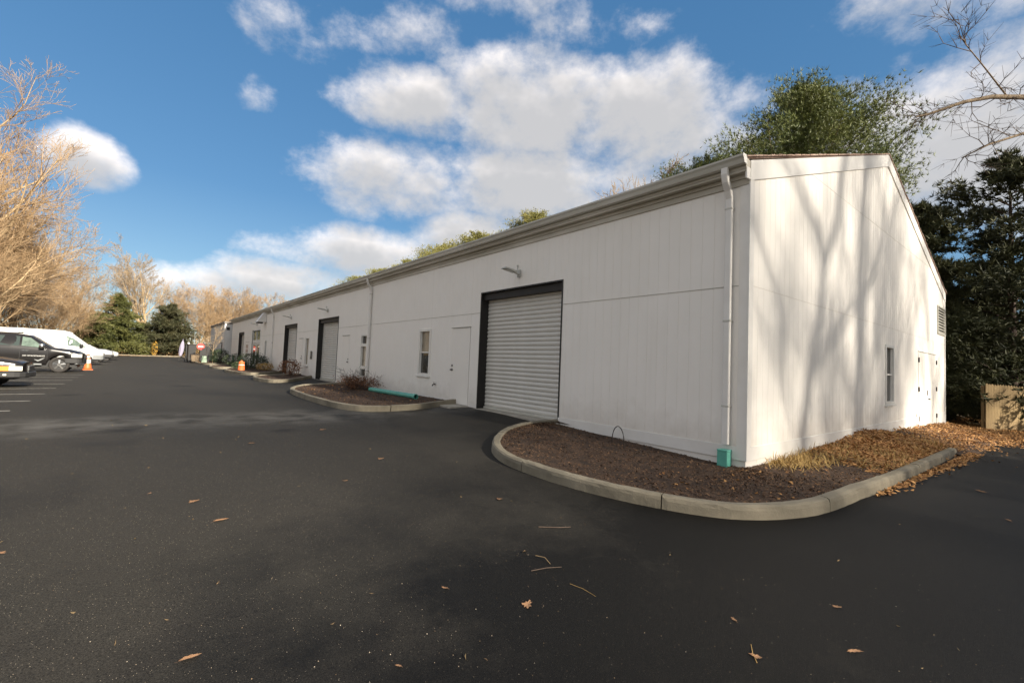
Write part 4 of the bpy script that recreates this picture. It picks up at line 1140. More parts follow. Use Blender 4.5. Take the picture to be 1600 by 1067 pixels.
PINE = conifer_meshes('white pine', 'bark', 'pine', seed=3, h=20, rfun=lambda t: 8.2 * math.sin(min(1, (1.05 - t) * 1.9) * 1.5708) * min(1, .4 + t * 1.6), limbs=200, tuft=.27, per=34, blades_n=9,
                      droop=.05, trunk_r=.38, start=.25, up=.40, wid=.017, jitter=.46)
SPR = conifer_meshes('far evergreen', 'bark', 'spruce', seed=5, h=9, rfun=lambda t: 4.6 * (1.02 - t) ** .68, limbs=150, tuft=.45, per=13, blades_n=8, droop=.18, start=.02, up=.12, wid=.04, jitter=.55)
DEV = conifer_meshes('dull evergreen', 'bark', 'darkev', seed=6, h=8, rfun=lambda t: 4.2 * (1.03 - t) ** .55, limbs=140, tuft=.40, per=13, blades_n=8, droop=.1, start=.02, up=.25, wid=.04, jitter=.6)
CED = conifer_meshes('dark cedar', 'cedarbark', 'cedar', seed=8, h=11, rfun=lambda t: 3.7 * (1.05 - t) ** .5 * (.82 + .18 * math.sin(t * 23)), limbs=190, tuft=.28, per=22, blades_n=9, droop=.22, trunk_r=.2, start=.01, up=.25, wid=.026, jitter=.6)
CED2 = conifer_meshes('loose cedar', 'cedarbark', 'cedar', seed=9, h=11, rfun=lambda t: 3.9 * (1.05 - t) ** .42 * (.72 + .28 * math.sin(t * 17)), limbs=95, tuft=.26, per=20, blades_n=9, droop=.3, trunk_r=.2, start=.02, up=.35, wid=.024, jitter=.65)

PINEL = [m_.copy() for m_ in PINE]; PINEL[1].materials[0] = M['pinelit']  # same pine with needle colour brightened as if sunlit
put_tree('pine_tree', PINE, 31.5, 10.2, .93, .4, 'great dark green pine rising behind the gable peak', z=-.6, sz=1.17)
put_tree('pine_tree', PINE, 31.5, 17.8, .80, 2.6, 'second pine behind the roof, left of the great one', z=-.6, sz=1.02)
for x, y, s, rz, lb in ((31, 40.5, 1.08, 1.0, 'pine tip showing over the middle of the long eave'), (27.5, 56.5, .98, 3.0, 'sunlit yellow green pine tops above the eave past the middle'),
                        (26.5, 66.0, .93, 5.0, 'low line of pine tops above the far half of the eave'), (22.8, 78, .84, 4.0, 'farthest pine top over the eave end'), (28.0, 48.5, 1.0, 2.0, 'rounded pine top between the two eave pines'), (24.5, 72, .88, .7, 'low pine top near the far downspout')):
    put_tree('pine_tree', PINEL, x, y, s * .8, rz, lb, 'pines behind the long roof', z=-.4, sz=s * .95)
put_tree('evergreen_tree', SPR, -10.2, 90, 1.02, 0, 'broad yellow green evergreen at the far end of the drive')
put_tree('evergreen_tree', SPR, -13.2, 92, .72, 2, 'dark small evergreen left of the broad one')
put_tree('evergreen_tree', DEV, -3.7, 90.5, 1.02, 1, 'dull brownish evergreen right of the tall bare tree')
put_tree('evergreen_tree', DEV, -6.6, 91, .62, 2.5, 'low dull evergreen below the tall bare tree')
CD = [(23.6, -1.2, 1.12, .3, CED2, 'tall ragged dark cedar behind the board fence'), (22.0, 1.6, .92, 1.9, CED, 'dense dark cedar between the gable and the fence'),
      (19.4, 3.6, .80, 3.1, CED, 'dark cedar close against the far gable corner'), (26.0, 3.2, .98, 4.3, CED2, 'dark cedar at the back of the right clump'), (21.2, 6.5, .95, 5.2, CED, 'dark cedar whose top shows over the gable slope'),
      (25.8, -.4, .7, .8, CED, 'low dark cedar filling the gap above the fence boards'), (20.6, .9, .42, 2.0, CED, 'small dark cedar bush left of the fence end'), (24.0, 1.4, .6, 2.0, CED, 'short dark cedar in the middle of the right clump')]
for x, y, s, rz, me, lb in CD: put_tree('cedar_tree', me, x, y, s, rz, lb, 'dark cedars right of the gable')

# oak by the right edge, its limbs reaching into the frame
ob, os_ = bare_tree(seed=47, h=11, r0=.26, counts=(5, 5, 5, 4), spread=.35, fine=.006, first=.6, ratio=.4)
rr = random.Random(5)
def limb(pts, r0):
    P_ = [np.array(p, float) for p in pts]
    for i in range(len(P_) - 1):
        a, b = P_[i], P_[i + 1]; ra, rb = r0 * (1 - .8 * i / (len(P_) - 1)), r0 * (1 - .8 * (i + 1) / (len(P_) - 1))
        ob.append((*a, *b, ra, rb)); d = (b - a); d /= np.linalg.norm(d)
        for k in range(5):
            q = a + (b - a) * rr.random(); dd = rot_about(d, rr.uniform(.4, 1.1), rr.uniform(0, 6.28)); L = rr.uniform(.5, 1.6)
            for j in range(4):
                e = dd + np.array([rr.gauss(0, .3), rr.gauss(0, .3), rr.gauss(.03, .25)]); e /= np.linalg.norm(e); q2 = q + e * L / 4
                os_.append((*q, *q2, .014 * (1 - j * .22), .014 * (1 - (j + 1) * .22)))
                for _ in range(3):
                    e2 = rot_about(e, rr.uniform(.4, 1.0), rr.uniform(0, 6.28)); q3 = q2 + e2 * rr.uniform(.12, .5)
                    os_.append((*q2, *q3, .006, .003))
                q, dd = q2, e
OX, OY = 17.5, -5.6
def LC(p): return (p[0] - OX, p[1] - OY, p[2] + .5)
limb([LC(p) for p in ((17.3, -5.6, 7.0), (15.4, -3.9, 8.6), (12.9, -2.2, 9.95), (11.3, -1.65, 9.55), (10.2, -1.2, 9.15), (9.4, -.6, 8.75), (8.9, -.4, 8.55))], .10)
limb([LC(p) for p in ((11.9, -1.9, 9.7), (10.6, -1.5, 10.3), (9.7, -1.3, 10.5), (9.2, -1.2, 11.1))], .022)
limb([LC(p) for p in ((17.3, -5.6, 5.8), (14.9, -3.6, 7.6), (12.2, -2.2, 8.6), (10.8, -1.6, 8.0), (9.8, -1.2, 7.45))], .065)
put_tree('oak_tree', [np_mesh('oak trunk', *prisms(ob, 7), M['bark'], True), np_mesh('oak crown', *prisms(os_, 3), M['twigdark'])], OX, OY, 1, 0,
         'bare oak just outside the right edge with dark limbs reaching into the sky', z=-.5)
# bare oaks on the sunny side, behind and right of the camera: their shadows fall on the gable and the drive, the back ones added to veil the sun
fb, fs_ = [], []
SH = math.tan(SUN_EL); SK = math.tan(SUN_AZ - math.pi)
def fork_pt(xw, zw, d=15.0):              # the point of the forked oak that shades gable point (xw, zw)
    return np.array([xw - SK * d - 1.0, 0.0, zw + SH * d / math.cos(SUN_AZ - math.pi) + .55])
def fork(pts, r0, r1, twigs=3):
    P_ = [fork_pt(*p) for p in pts]; m = len(P_) - 1
    for i in range(m):
        a_, b_ = P_[i], P_[i + 1] + np.array([0, rr.gauss(0, .25), 0]); P_[i + 1] = b_
        ra, rb = r0 + (r1 - r0) * i / m, r0 + (r1 - r0) * (i + 1) / m; fb.append((*a_, *b_, ra, rb)); d = (b_ - a_) / np.linalg.norm(b_ - a_)
        for k in range(twigs if i or twigs > 3 else 1):
            q = a_ + (b_ - a_) * rr.random(); dd = rot_about(d, rr.uniform(.4, 1.0), rr.uniform(0, 6.28)); L = rr.uniform(.9, 2.2)
            for j in range(4):
                e = dd + np.array([rr.gauss(0, .2), rr.gauss(0, .2), rr.gauss(.12, .15)]); e /= np.linalg.norm(e); q2 = q + e * L / 4
                fs_.append((*q, *q2, .03 * (1 - j * .22), .03 * (1 - (j + 1) * .22)))
                for _ in range(2): fs_.append((*q2, *(q2 + rot_about(e, rr.uniform(.4, 1.0), rr.uniform(0, 6.28)) * rr.uniform(.3, .9)), .011, .005))
                q, dd = q2, e
fork([(2.0, -7.6), (2.05, -4.5), (2.1, -2.0), (2.2, .3), (2.5, 1.4), (3.0, 2.6)], .27, .20, 0)
fork([(3.0, 2.6), (3.25, 3.5), (2.8, 4.4), (1.7, 4.95), (.4, 5.2), (-1.2, 5.8), (-3, 7.4)], .16, .05); fork([(2.5, 1.4), (3.6, 2.25), (5.0, 2.95), (6.3, 3.5), (7.4, 5.0), (8.2, 7.5)], .17, .05)
fork([(3.2, 3.4), (4.0, 4.6), (4.4, 6.4), (4.2, 8.4), (4.8, 10.5)], .14, .04, 4); fork([(2.1, .1), (1.5, 1.2), (1.2, 2.6), (.2, 3.6), (-1, 4.2)], .09, .03, 4)
put_tree('oak_tree', [np_mesh('oak trunk', *prisms(fb, 7), M['bark'], True), np_mesh('oak crown', *prisms(fs_, 4), M['twigdark'])], 1.0, -15.0, 1, 0, 'bare forked oak whose shadow spreads over the left half of the gable', z=-.55)
for x, y, s, rz, me, lb in ((9.2, -18.0, 1.1, .4, TS2, 'bare three-stemmed oak whose thin shadows climb the middle of the gable'), (14.8, -21.0, 1.2, 2.0, TS2, 'bare oak shading the door side of the gable'),
                            (20.0, -28.0, 1.7, 2.6, TS1, 'tall unseen bare oak added to veil the sun on the right end of the gable'), (12.5, -32.0, 1.8, 1.1, TS1, 'tall unseen bare oak added far back to veil the sun'),
                            (5.0, -38.0, 1.8, 3.1, TS1, 'tallest unseen bare oak added to veil the sun'), (9.5, -28.0, 1.55, 5.0, TS1, 'unseen bare oak added to dim the sun on the middle of the gable')):
    put_tree('oak_tree', me, x, y, s, rz, lb, 'bare oaks on the sunny side of the drive')
# low twiggy wood that closes the view beyond the lot, the roof and the fence
def wood(n, xr, yr, hf, size, seed):
    g = np.random.default_rng(seed); X = g.uniform(*xr, n); Y = g.uniform(*yr, n); Z = hf(X, Y) * g.random(n) ** .85
    return quads(np.stack([X, Y, zg(np.clip(X, -30, 40), np.clip(Y, -50, 110)) - .05 + Z], -1), size, 1.2, .32, .3)
V_, F_ = [], []; k_ = 0
for a_ in ((12000, (-45, 45), (112, 124), lambda x, y: 5.5 + 1.8 * hn(x * .12, y * .1), (.25, .8), 1), (14000, (-40, -24), (10, 118), lambda x, y: 6.0 + 2.0 * hn(x * .1, y * .1), (.25, .8), 2),
           (12000, (38, 52), (-14, 110), lambda x, y: 6.5 + 2.0 * hn(x * .1, y * .1), (.25, .8), 3)):
    v_, f_ = wood(*a_); V_.append(v_); F_.append(f_ + k_); k_ += len(v_)
WOOD = (np.vstack(V_), np.vstack(F_))

# ------------------------------------------------------------------ shrubs
def leafball(seed, r, h, n, size):
    g = np.random.default_rng(seed); d = g.normal(0, 1, (n, 3)); d /= np.linalg.norm(d, axis=1)[:, None]
    rad = (.55 + .45 * g.random((n, 1)) ** .4) * (1 + .16 * np.sin(d[:, :1] * 5 + d[:, 1:2] * 4))
    P = d * rad * np.array([[r, r, h / 2]]); P[:, 2] += h / 2; P = P[P[:, 2] > .02]
    return quads(P, size, flat=.9, aspect=.55, curl=.2)
def shrub(name, x, y, r, h, n, m, label, z=None, size=(.05, .10), stems=7, cat='shrub'):
    V, F = leafball(int(abs(x * 37 + y * 11)), r, h, n, size)
    rr = random.Random(int(y * 7)); sg = []
    for k in range(stems):
        a = rr.uniform(0, 6.28); sg.append((0, 0, -.05, math.cos(a) * r * .6, math.sin(a) * r * .6, h * rr.uniform(.5, .9), .012, .004))
    put_tree(name, [np_mesh('stem', *prisms(sg, 4), M['bark']), np_mesh('foliage', V, F, m)], x, y, 1, 0, label, cat=cat, z=(gz(x, y) + .1 if z is None else z), names=('stem', 'foliage'))
shrub('round_shrub', -1.35, 46.6, .75, 1.35, 2600, M['box'], 'clipped round dark shrub before the annex wall')
shrub('low_shrub', -1.0, 41.0, .75, .95, 1500, M['shrub'], 'loose grey green shrub left of the fourth roller door')
shrub('low_shrub', -.95, 33.2, .85, 1.15, 1900, M['box'], 'dark evergreen shrub near the glazed entrance')
shrub('low_shrub', -.85, 31.6, .65, .95, 1300, M['box'], 'smaller dark shrub touching its neighbour by the far downspout')
shrub('low_shrub', -1.7, 33.0, .5, .55, 700, M['shrub'], 'low green tuft beside the orange barrel')
shrub('low_shrub', -.7, 30.2, .5, .5, 700, M['drygrass'], 'yellowish low plant at the foot of the white wall')
shrub('low_shrub', -1.25, 38.6, .5, .45, 600, M['shrub'], 'flat green plant in the bed before the fourth roller door')
shrub('dry_shrub', -.75, 23.6, .55, .85, 1000, M['rust'], 'brownish dry shrub in the small bed by the second roller door')
# dry twiggy shrub with rusty leaves
rr = random.Random(3); sg = []; lp_ = []
for k in range(70):
    a = rr.uniform(0, 6.28); e = rr.uniform(.35, 1.3); d = np.array([math.cos(a) * math.cos(e), math.sin(a) * math.cos(e), math.sin(e)]); p = np.array([rr.gauss(0, .2), rr.gauss(0, .45), 0]); L = rr.uniform(.5, 1.15)
    for j in range(4):
        d = d + np.array([rr.gauss(0, .15), rr.gauss(0, .15), rr.gauss(0, .12)]); d /= np.linalg.norm(d); q = p + d * L / 4; sg.append((*p, *q, .011 - j * .002, .009 - j * .002))
        for _ in range(3):
            e2 = rot_about(d, rr.uniform(.4, 1), rr.uniform(0, 6.28)); q2 = q + e2 * rr.uniform(.1, .3); sg.append((*q, *q2, .005, .003))
            if q2[2] < .62: lp_.append(q2)
        p = q
lp_ = np.array([p for p in lp_ for _ in range(3)]) + rng.normal(0, .07, (len(lp_) * 3, 3)); lp_[:, 2] = np.abs(lp_[:, 2])
put_tree('dry_shrub', [np_mesh('stem', *prisms(sg, 4), M['twigdark']), np_mesh('foliage', *quads(lp_, (.05, .10), .9, .5, .3), M['rust'])], -.75, 13.6, .74, 0,
         'sprawling twiggy shrub with rusty leaves against the wall by the downspout', cat='shrub', z=.24, names=('stem', 'foliage'))
b, s = bare_tree(seed=71, h=2.6, r0=.03, counts=(8, 5, 4), spread=.6, fine=.007, first=.4)
put_tree('young_tree', [np_mesh('young trunk', *prisms(b, 5), M['barkwarm']), np_mesh('young crown', *prisms(s, 3), M['twiggrey'])], -1.8, 47.6, 1.15, 0, 'thin leafless young tree in front of the annex wall')
shrub('yellow_shrub', -5.4, 86.5, .42, 2.3, 260, M['yellowleaf'], 'slender bush with yellow autumn leaves at the end of the drive', z=.4, size=(.10, .2))
# brushwood bank at the end of the drive and under the left trees
n = 9000; X = -16 + rng.random(n) * 20; Y = 88.6 + rng.random(n) * 4; Zt = (1.1 + .5 * hn(X * .35, Y * .3)) * rng.random(n) ** .8
V1, F1 = quads(np.stack([X, Y, zg(X, Y) + Zt], -1), (.14, .34), .9, .5, .3)
n = 9000; X = -21 + rng.random(n) * 4.5; Y = 20 + rng.random(n) * 68; Zt = (1.5 + .7 * hn(X * .35, Y * .25)) * rng.random(n)
V2, F2 = quads(np.stack([X, Y, zg(X, Y) + Zt], -1), (.14, .34), .9, .5, .3)
n = 5000; X = 16.6 + rng.random(n) * 9; Y = 1.2 + rng.random(n) * 5; V3, F3 = quads(np.stack([X, Y, zg(X, Y) + rng.random(n) * .7], -1), (.06, .16), .9, .5, .3)
stuff('far_woods', *WOOD, M['brush'], 'brown leafless woods closing the view far beyond the lot')
stuff('undergrowth', np.vstack([V1, V2]), np.vstack([F1, F2 + len(V1)]), M['brush'], 'brown leafy brushwood along the far bank and under the left trees')
stuff('undergrowth', V3, F3, M['cedar'], 'dark undergrowth beneath the cedars beside the gable')

# ------------------------------------------------------------------ vehicles (nose towards +X)
class Car:
    def __init__(s, name, st, loc, paint, label, cat, wheels, wr, rz=0.0, group=None):
        s.st = np.array(st, float); s.paint = paint; s.wheels = wheels; s.wr = wr
        s.root = empty(name, loc, rz); tag(s.root, label, cat, group)
        s.L = s.st[-1, 0]; s.body()
    def at(s, x): return [float(np.interp(x, s.st[:, 0], s.st[:, k])) for k in range(1, 6)]
    def sec(s, x):
        zb, zs, zt, w, wt = s.at(x)
        for xw in s.wheels:
            ra = s.wr * 1.16; d = ra * ra - (x - xw) ** 2
            if d > 0: zb = max(zb, min(zs - .12, s.wr + math.sqrt(d)))
        L_ = lambda a, b, f: a + (b - a) * f
        w0, w1 = w * .975, wt
        return [(w * .95, zb), (w, L_(zb, zs, .18)), (w * 1.004, L_(zb, zs, .6)), (w * .99, L_(zb, zs, .92)), (w0, zs), (L_(w0, w1, .07), L_(zs, zt, .09)), (L_(w0, w1, .93), L_(zs, zt, .93)), (w1 * .93, zt),
                (w1 * .5, zt + .025), (0, zt + .032)]
    def body(s):
        xs_ = np.unique(np.concatenate([np.arange(0, s.L, .07), s.st[:, 0], *[np.array([w - s.wr * 1.16, w + s.wr * 1.16]) for w in s.wheels]])); mb = MB(); n = 19
        for x in xs_:
            h = s.sec(x); full = [(-y, z) for y, z in h] + [(y, z) for y, z in h[:-1][::-1]]
            mb.v += [(x, y, z) for y, z in full]
        m = len(xs_)
        for i in range(m - 1):
            for k in range(n - 1): mb.f.append((i * n + k, (i + 1) * n + k, (i + 1) * n + k + 1, i * n + k + 1))
        mb.f += [tuple(range(n)), tuple(range((m - 1) * n, m * n))[::-1]]
        mb.f = [f[::-1] for f in mb.f]; mb.smooth = True
        o = mb.build('body', s.paint, s.root)
        MB().box((.2, -s.at(1)[3] * .82, .28), (s.L - .25, s.at(1)[3] * .82, .62)).build('underbody', M['cartrim'], s.root)
    def gh(s, x, f, side=-1, off=.007):
        zb, zs, zt, w, wt = s.at(x); y = w * .975 + (wt - w * .975) * f
        return (x, side * (y + off), zs + (zt - zs) * f)
    def side_pane(s, poly, m='carglass', nm='window'):
        for sd in (-1, 1):
            v = [s.gh(x, f, sd) for x, f in poly]; MB().add(v, [tuple(range(len(v)))]).build(nm, M[m], s.root)
    def shield(s, x0, x1, k=.86, m='carglass', nm='windshield'):
        mb = MB(); X_ = np.linspace(x0, x1, 7)
        for x in X_:
            zb, zs, zt, w, wt = s.at(x)
            mb.v += [(x + .008, -wt * k, zt + .012), (x + .01, -wt * .45, zt + .038), (x + .01, wt * .45, zt + .038), (x + .008, wt * k, zt + .012)]
        for i in range(6):
            for q in range(3): mb.f.append((i * 4 + q, i * 4 + q + 1, i * 4 + q + 5, i * 4 + q + 4))
        mb.smooth = True; mb.build(nm, M[m], s.root)
    def low(s, x, z, side=-1, off=.008): 
        zb, zs, zt, w, wt = s.at(x); return (x, side * (w + off), z)
    def side_patch(s, xs_, z0f, z1f, m, nm, both=True, off=.01):
        for sd in ((-1, 1) if both else (-1,)):
            mb = MB()
            for x in xs_: mb.v += [s.low(x, z0f(x), sd, off), s.low(x, z1f(x), sd, off)]
            mb.f = [(2 * i, 2 * i + 2, 2 * i + 3, 2 * i + 1) for i in range(len(xs_) - 1)]
            mb.build(nm, M[m], s.root)
    def nose_band(s, z0, z1, out, m, nm, x_back=.7):
        """bumper: wraps round the nose"""
        xs_ = list(np.linspace(s.L - x_back, s.L, 9)); path = [(x, -(s.at(x)[3] + out)) for x in xs_] + [(s.L + out, -s.at(s.L)[3] * .8), (s.L + out * 1.5, 0)]
        path += [(x, -y) for x, y in path[:-1][::-1]]; mb = MB(); n = len(path)
        for x, y in path:
            ix, iy = x - (out + .06 if x >= s.L else 0), y * (1 - .06)
            mb.v += [(x - .015, y * .985, z0), (x, y, z0 + .03), (x, y, z1 - .03), (x - .02, y * .98, z1), (ix - .05, iy * .9, z1), (ix - .05, iy * .9, z0)]
        for i in range(n - 1):
            for k in range(6): mb.f.append((i * 6 + k, i * 6 + (k + 1) % 6, (i + 1) * 6 + (k + 1) % 6, (i + 1) * 6 + k))
        mb.build(nm, M[m], s.root)
    def add_wheels(s, tyre='tyre', rim='chrome', spokes=6, hub=None):
        for xw in s.wheels:
            for sd in (-1, 1):
                w = s.at(xw)[3]; r = s.wr; t = empty('wheel', (xw, sd * (w - .13), r)); t.parent = s.root
                pr = [(r * .66, -.11), (r * .9, -.125), (r, -.09), (r, .09), (r * .9, .125), (r * .66, .11)]
                mb = MB(); mb.smooth = True; n = 28; mb.v = [(rr_ * math.cos(2 * math.pi * k / n), y, rr_ * math.sin(2 * math.pi * k / n)) for rr_, y in pr for k in range(n)]
                q = len(pr); mb.f = [(i * n + k, i * n + (k + 1) % n, ((i + 1) % q) * n + (k + 1) % n, ((i + 1) % q) * n + k) for i in range(q) for k in range(n)]
                mb.build('tyre', M[tyre], t)
                mb = MB(); mb.tube([(0, sd * .0, 0), (0, sd * .075, 0)], r * .655, 24); mb.build('hub_disc', M['cartrim'], t)
                mb = MB(); ro = r * .64
                for k in range(spokes):
                    a = 2 * math.pi * k / spokes + .3; c, e = math.cos(a), math.sin(a); wd = r * (.10 if spokes > 4 else .2)
                    y0, y1 = sd * .078, sd * .10
                    mb.v += [(c * .03 - e * wd * .6, y1, e * .03 + c * wd * .6), (c * .03 + e * wd * .6, y1, e * .03 - c * wd * .6), (c * ro + e * wd, y0, e * ro - c * wd), (c * ro - e * wd, y0, e * ro + c * wd)]
                    b = len(mb.v) - 4; mb.f.append((b, b + 1, b + 2, b + 3) if sd < 0 else (b + 3, b + 2, b + 1, b))
                mb.tube([(0, sd * .08, 0), (0, sd * .115, 0)], r * (.2 if hub is None else hub), 12)
                mb.build('rim', M[rim], t)
    def mirror(s, x, m='chrome'):
        for sd in (-1, 1):
            p = s.gh(x, .05, sd, .0); mb = MB(); mb.smooth = True
            mb.tube([(p[0] + .02, p[1], p[2] + .04), (p[0] + .02, p[1] + sd * .10, p[2] + .06)], .025, 8)
            c = (p[0], p[1] + sd * .19, p[2] + .12)
            V = [(c[0] + dx * .09, c[1] + dy * .12, c[2] + dz * .12) for dx, dy, dz in [(a, b_, c_) for a in (-1, 1) for b_, c_ in ((-.9, -.6), (-.6, -1), (.6, -1), (.9, -.5), (.9, .5), (.5, .9), (-.6, .9), (-.95, .5))]]
            mb.add(V, [tuple(range(8)), tuple(range(8, 16))[::-1]] + [(k, 8 + k, 8 + (k + 1) % 8, (k + 1) % 8) for k in range(8)])
            mb.build('mirror', M[m], s.root)
    def glyphs(s, x0, x1, z, h, m, seed, group=(3, 6)):
        """lettering too small to read in the picture: rows of small upright strokes"""
        r = random.Random(seed); mb = MB(); x = x0; cnt = 0
        while x < x1:
            if cnt == group[0]: x += h * .6; cnt += 1; continue
            w = h * r.uniform(.35, .6); y = -(s.at(x)[3] * 1.004 + .006)
            for (a, b_, c_, d) in r.sample([(0, .25, 0, 1), (.75, 1, 0, 1), (0, 1, .8, 1), (0, 1, 0, .2), (.2, .9, .42, .58)], 3):
                mb.v += [(x + w * a, y, z + h * c_), (x + w * b_, y, z + h * c_), (x + w * b_, y, z + h * d), (x + w * a, y, z + h * d)]; k = len(mb.v) - 4; mb.f.append((k, k + 1, k + 2, k + 3))
            x += w + h * .22; cnt += 1
        mb.build('lettering', M[m], s.root)


# black sport utility
sx = -9.38 - 5.3
suv = Car('parked_car', [(0, .6, 1.12, 1.74, .90, .68), (.12, .5, 1.2, 1.84, .97, .73), (1.2, .44, 1.23, 1.90, 1.0, .76), (2.6, .42, 1.23, 1.90, 1.0, .76), (3.25, .42, 1.22, 1.83, 1.0, .74), (4.05, .42, 1.20, 1.25, 1.0, .88),
                         (4.7, .42, 1.10, 1.18, .985, .84), (5.08, .46, 1.0, 1.08, .94, .76), (5.25, .5, .88, .97, .84, .64), (5.3, .56, .78, .86, .74, .55)],
          (sx, 31.0, gz(-11, 30.5)), M['carblack'], 'black sport utility car with chrome mirror parked beside the orange cone', 'car', (1.15, 4.38), .40)
suv.side_pane([(1.0, .14), (1.95, .14), (1.95, .86), (1.2, .86)]); suv.side_pane([(2.05, .14), (2.9, .14), (2.9, .86), (2.05, .86)]); 
suv.side_pane([(2.98, .14), (3.82, .14), (3.28, .84), (2.98, .86)], 'greenglass')
suv.shield(3.34, 4.0)
suv.add_wheels(rim='chrome', spokes=5); suv.mirror(3.72)
for sd in (-1, 1):
    for x in (1.9, 3.0): MB().bbox((x, sd * 1.012 - .012, 1.06), (x + .24, sd * 1.012 + .012, 1.09), .006).build('door_handle', M['chrome'], suv.root)
    for x in (2.0, 2.94, 3.92): MB().box((x, sd * 1.0035 - .002, .62), (x + .010, sd * 1.0035 + .004, 1.18)).build('door_gap', M['cartrim'], suv.root)
    MB().tube([(1.9, sd * 1.03, .40), (3.75, sd * 1.03, .40)], .045, 8).build('side_step', M['greyplastic'], suv.root)
    MB().tube([(1.0, sd * .66, 1.955), (3.0, sd * .66, 1.945)], .018, 6).build('roof_rail', M['cartrim'], suv.root)
suv.side_patch(np.linspace(4.82, 5.22, 6), lambda x: .80, lambda x: .97, 'headlight', 'headlight')
suv.nose_band(.48, .74, .025, 'cartrim', 'bumper'); suv.nose_band(.42, .50, .02, 'chrome', 'bumper_strip', .3)
MB().bbox((5.27, -.45, .74), (5.325, .45, .92), .01).build('grille', M['cartrim'], suv.root)
suv.glyphs(3.05, 3.82, .80, .055, 'white', 4, (4, 0)); 
mb = MB(); mb.add([(3.45, -1.012, .66), (3.62, -1.012, .62), (3.74, -1.012, .70), (3.86, -1.012, .74), (3.70, -1.012, .60), (3.60, -1.012, .55)], [(0, 1, 4, 5), (1, 2, 3, 4)]); mb.build('decal', M['greyplastic'], suv.root)
r = empty('roof_lamp', (sx + 2.85, 30.5, gz(-11, 30.5) + 1.93)); tag(r, 'small grey beacon light on the roof of the black sport utility', 'beacon')
MB().lathe([(.10, 0), (.10, .03), (.08, .035)], 14).build('base', M['cartrim'], r); k = MB(); k.smooth = True; k.lathe([(.08, .035), (.085, .09), (.06, .13), (.01, .14)], 14); k.build('dome', M['lampgrey'], r)

# nearest black car, only its nose in the picture
bx = -9.93 - 4.6
nc = Car('parked_car', [(0, .4, .8, .9, .80, .62), (.3, .34, .95, 1.05, .86, .66), (.9, .32, .98, 1.38, .88, .62), (1.5, .30, .98, 1.46, .89, .62), (2.4, .30, .97, 1.44, .89, .62), (3.3, .30, .95, .99, .89, .76), (3.9, .30, .88, .95, .885, .78),
                        (4.35, .32, .80, .87, .85, .74), (4.55, .35, .72, .79, .78, .66), (4.6, .38, .66, .73, .72, .6)],
         (bx, 19.25, gz(-11, 19)), M['carblack'], 'black sedan nearest the viewer with an amber and clear headlight', 'car', (.95, 3.72), .32)
nc.side_pane([(1.0, .14), (1.6, .14), (1.6, .85), (1.25, .82)]); nc.side_pane([(1.7, .14), (2.95, .14), (2.5, .84), (1.7, .86)]); nc.shield(2.5, 3.25); nc.add_wheels(spokes=8); nc.mirror(2.9, 'cartrim')
nc.side_patch(np.linspace(4.00, 4.22, 4), lambda x: .55, lambda x: .70, 'amber', 'turn_lamp'); nc.side_patch(np.linspace(4.225, 4.52, 5), lambda x: .56, lambda x: .71 - .02 * (x - 4.2), 'headlight', 'headlight')
nc.nose_band(.34, .52, .07, 'cartrim', 'bumper', .95); MB().bbox((4.57, -.5, .54), (4.63, .5, .72), .01).build('grille', M['chrome'], nc.root)
MB().box((4.60, -.48, .56), (4.635, .48, .70)).build('grille_mesh', M['cartrim'], nc.root)
for sd in (-1, 1): MB().bbox((4.12, sd * .965 - .02, .40), (4.2, sd * .965 + .02, .46), .01).build('side_marker', M['headlight'], nc.root)

# white high-roof van
vx = -9.22 - 6.9
van = Car('cargo_van', [(0, .52, 1.3, 2.30, .93, .80), (.1, .46, 1.32, 2.40, .99, .84), (2.5, .44, 1.32, 2.45, 1.0, .85), (4.6, .44, 1.32, 2.42, 1.0, .85), (5.05, .44, 1.32, 2.32, 1.0, .83), (6.1, .44, 1.22, 1.42, 1.0, .84), (6.55, .46, 1.02, 1.16, .97, .78),
                        (6.8, .5, .84, .98, .88, .68), (6.9, .55, .72, .86, .78, .58)],
          (vx, 43.6, gz(-11, 43)), M['carwhite'], 'white high-roof cargo van with a faint grey name on its side', 'van', (1.3, 5.93), .36)
van.side_pane([(4.95, .06), (5.98, .10), (5.25, .70), (4.85, .72)], 'greenglass'); van.shield(5.12, 6.02); van.add_wheels(rim='lampgrey', spokes=8, hub=.34); van.mirror(5.7, 'cartrim')
for sd in (-1, 1):
    for x in (2.7, 4.05, 4.7): MB().box((x, sd * 1.0035 - .002, .6), (x + .012, sd * 1.0035 + .004, 1.28)).build('door_gap', M['greyplastic'], van.root)
    MB().bbox((.3, sd * 1.0 - .02, .62), (5.4, sd * 1.0 + .018, .72), .006).build('side_moulding', M['greyplastic'], van.root)
    MB().bbox((4.75, sd * 1.01 - .012, 1.08), (4.95, sd * 1.01 + .012, 1.12), .006).build('door_handle', M['cartrim'], van.root)
van.side_patch(np.linspace(6.5, 6.84, 5), lambda x: .78, lambda x: .96, 'headlight', 'headlight'); van.nose_band(.42, .74, .03, 'greyplastic', 'bumper', .55)
MB().bbox((6.85, -.5, .74), (6.925, .5, .86), .01).build('grille', M['cartrim'], van.root)
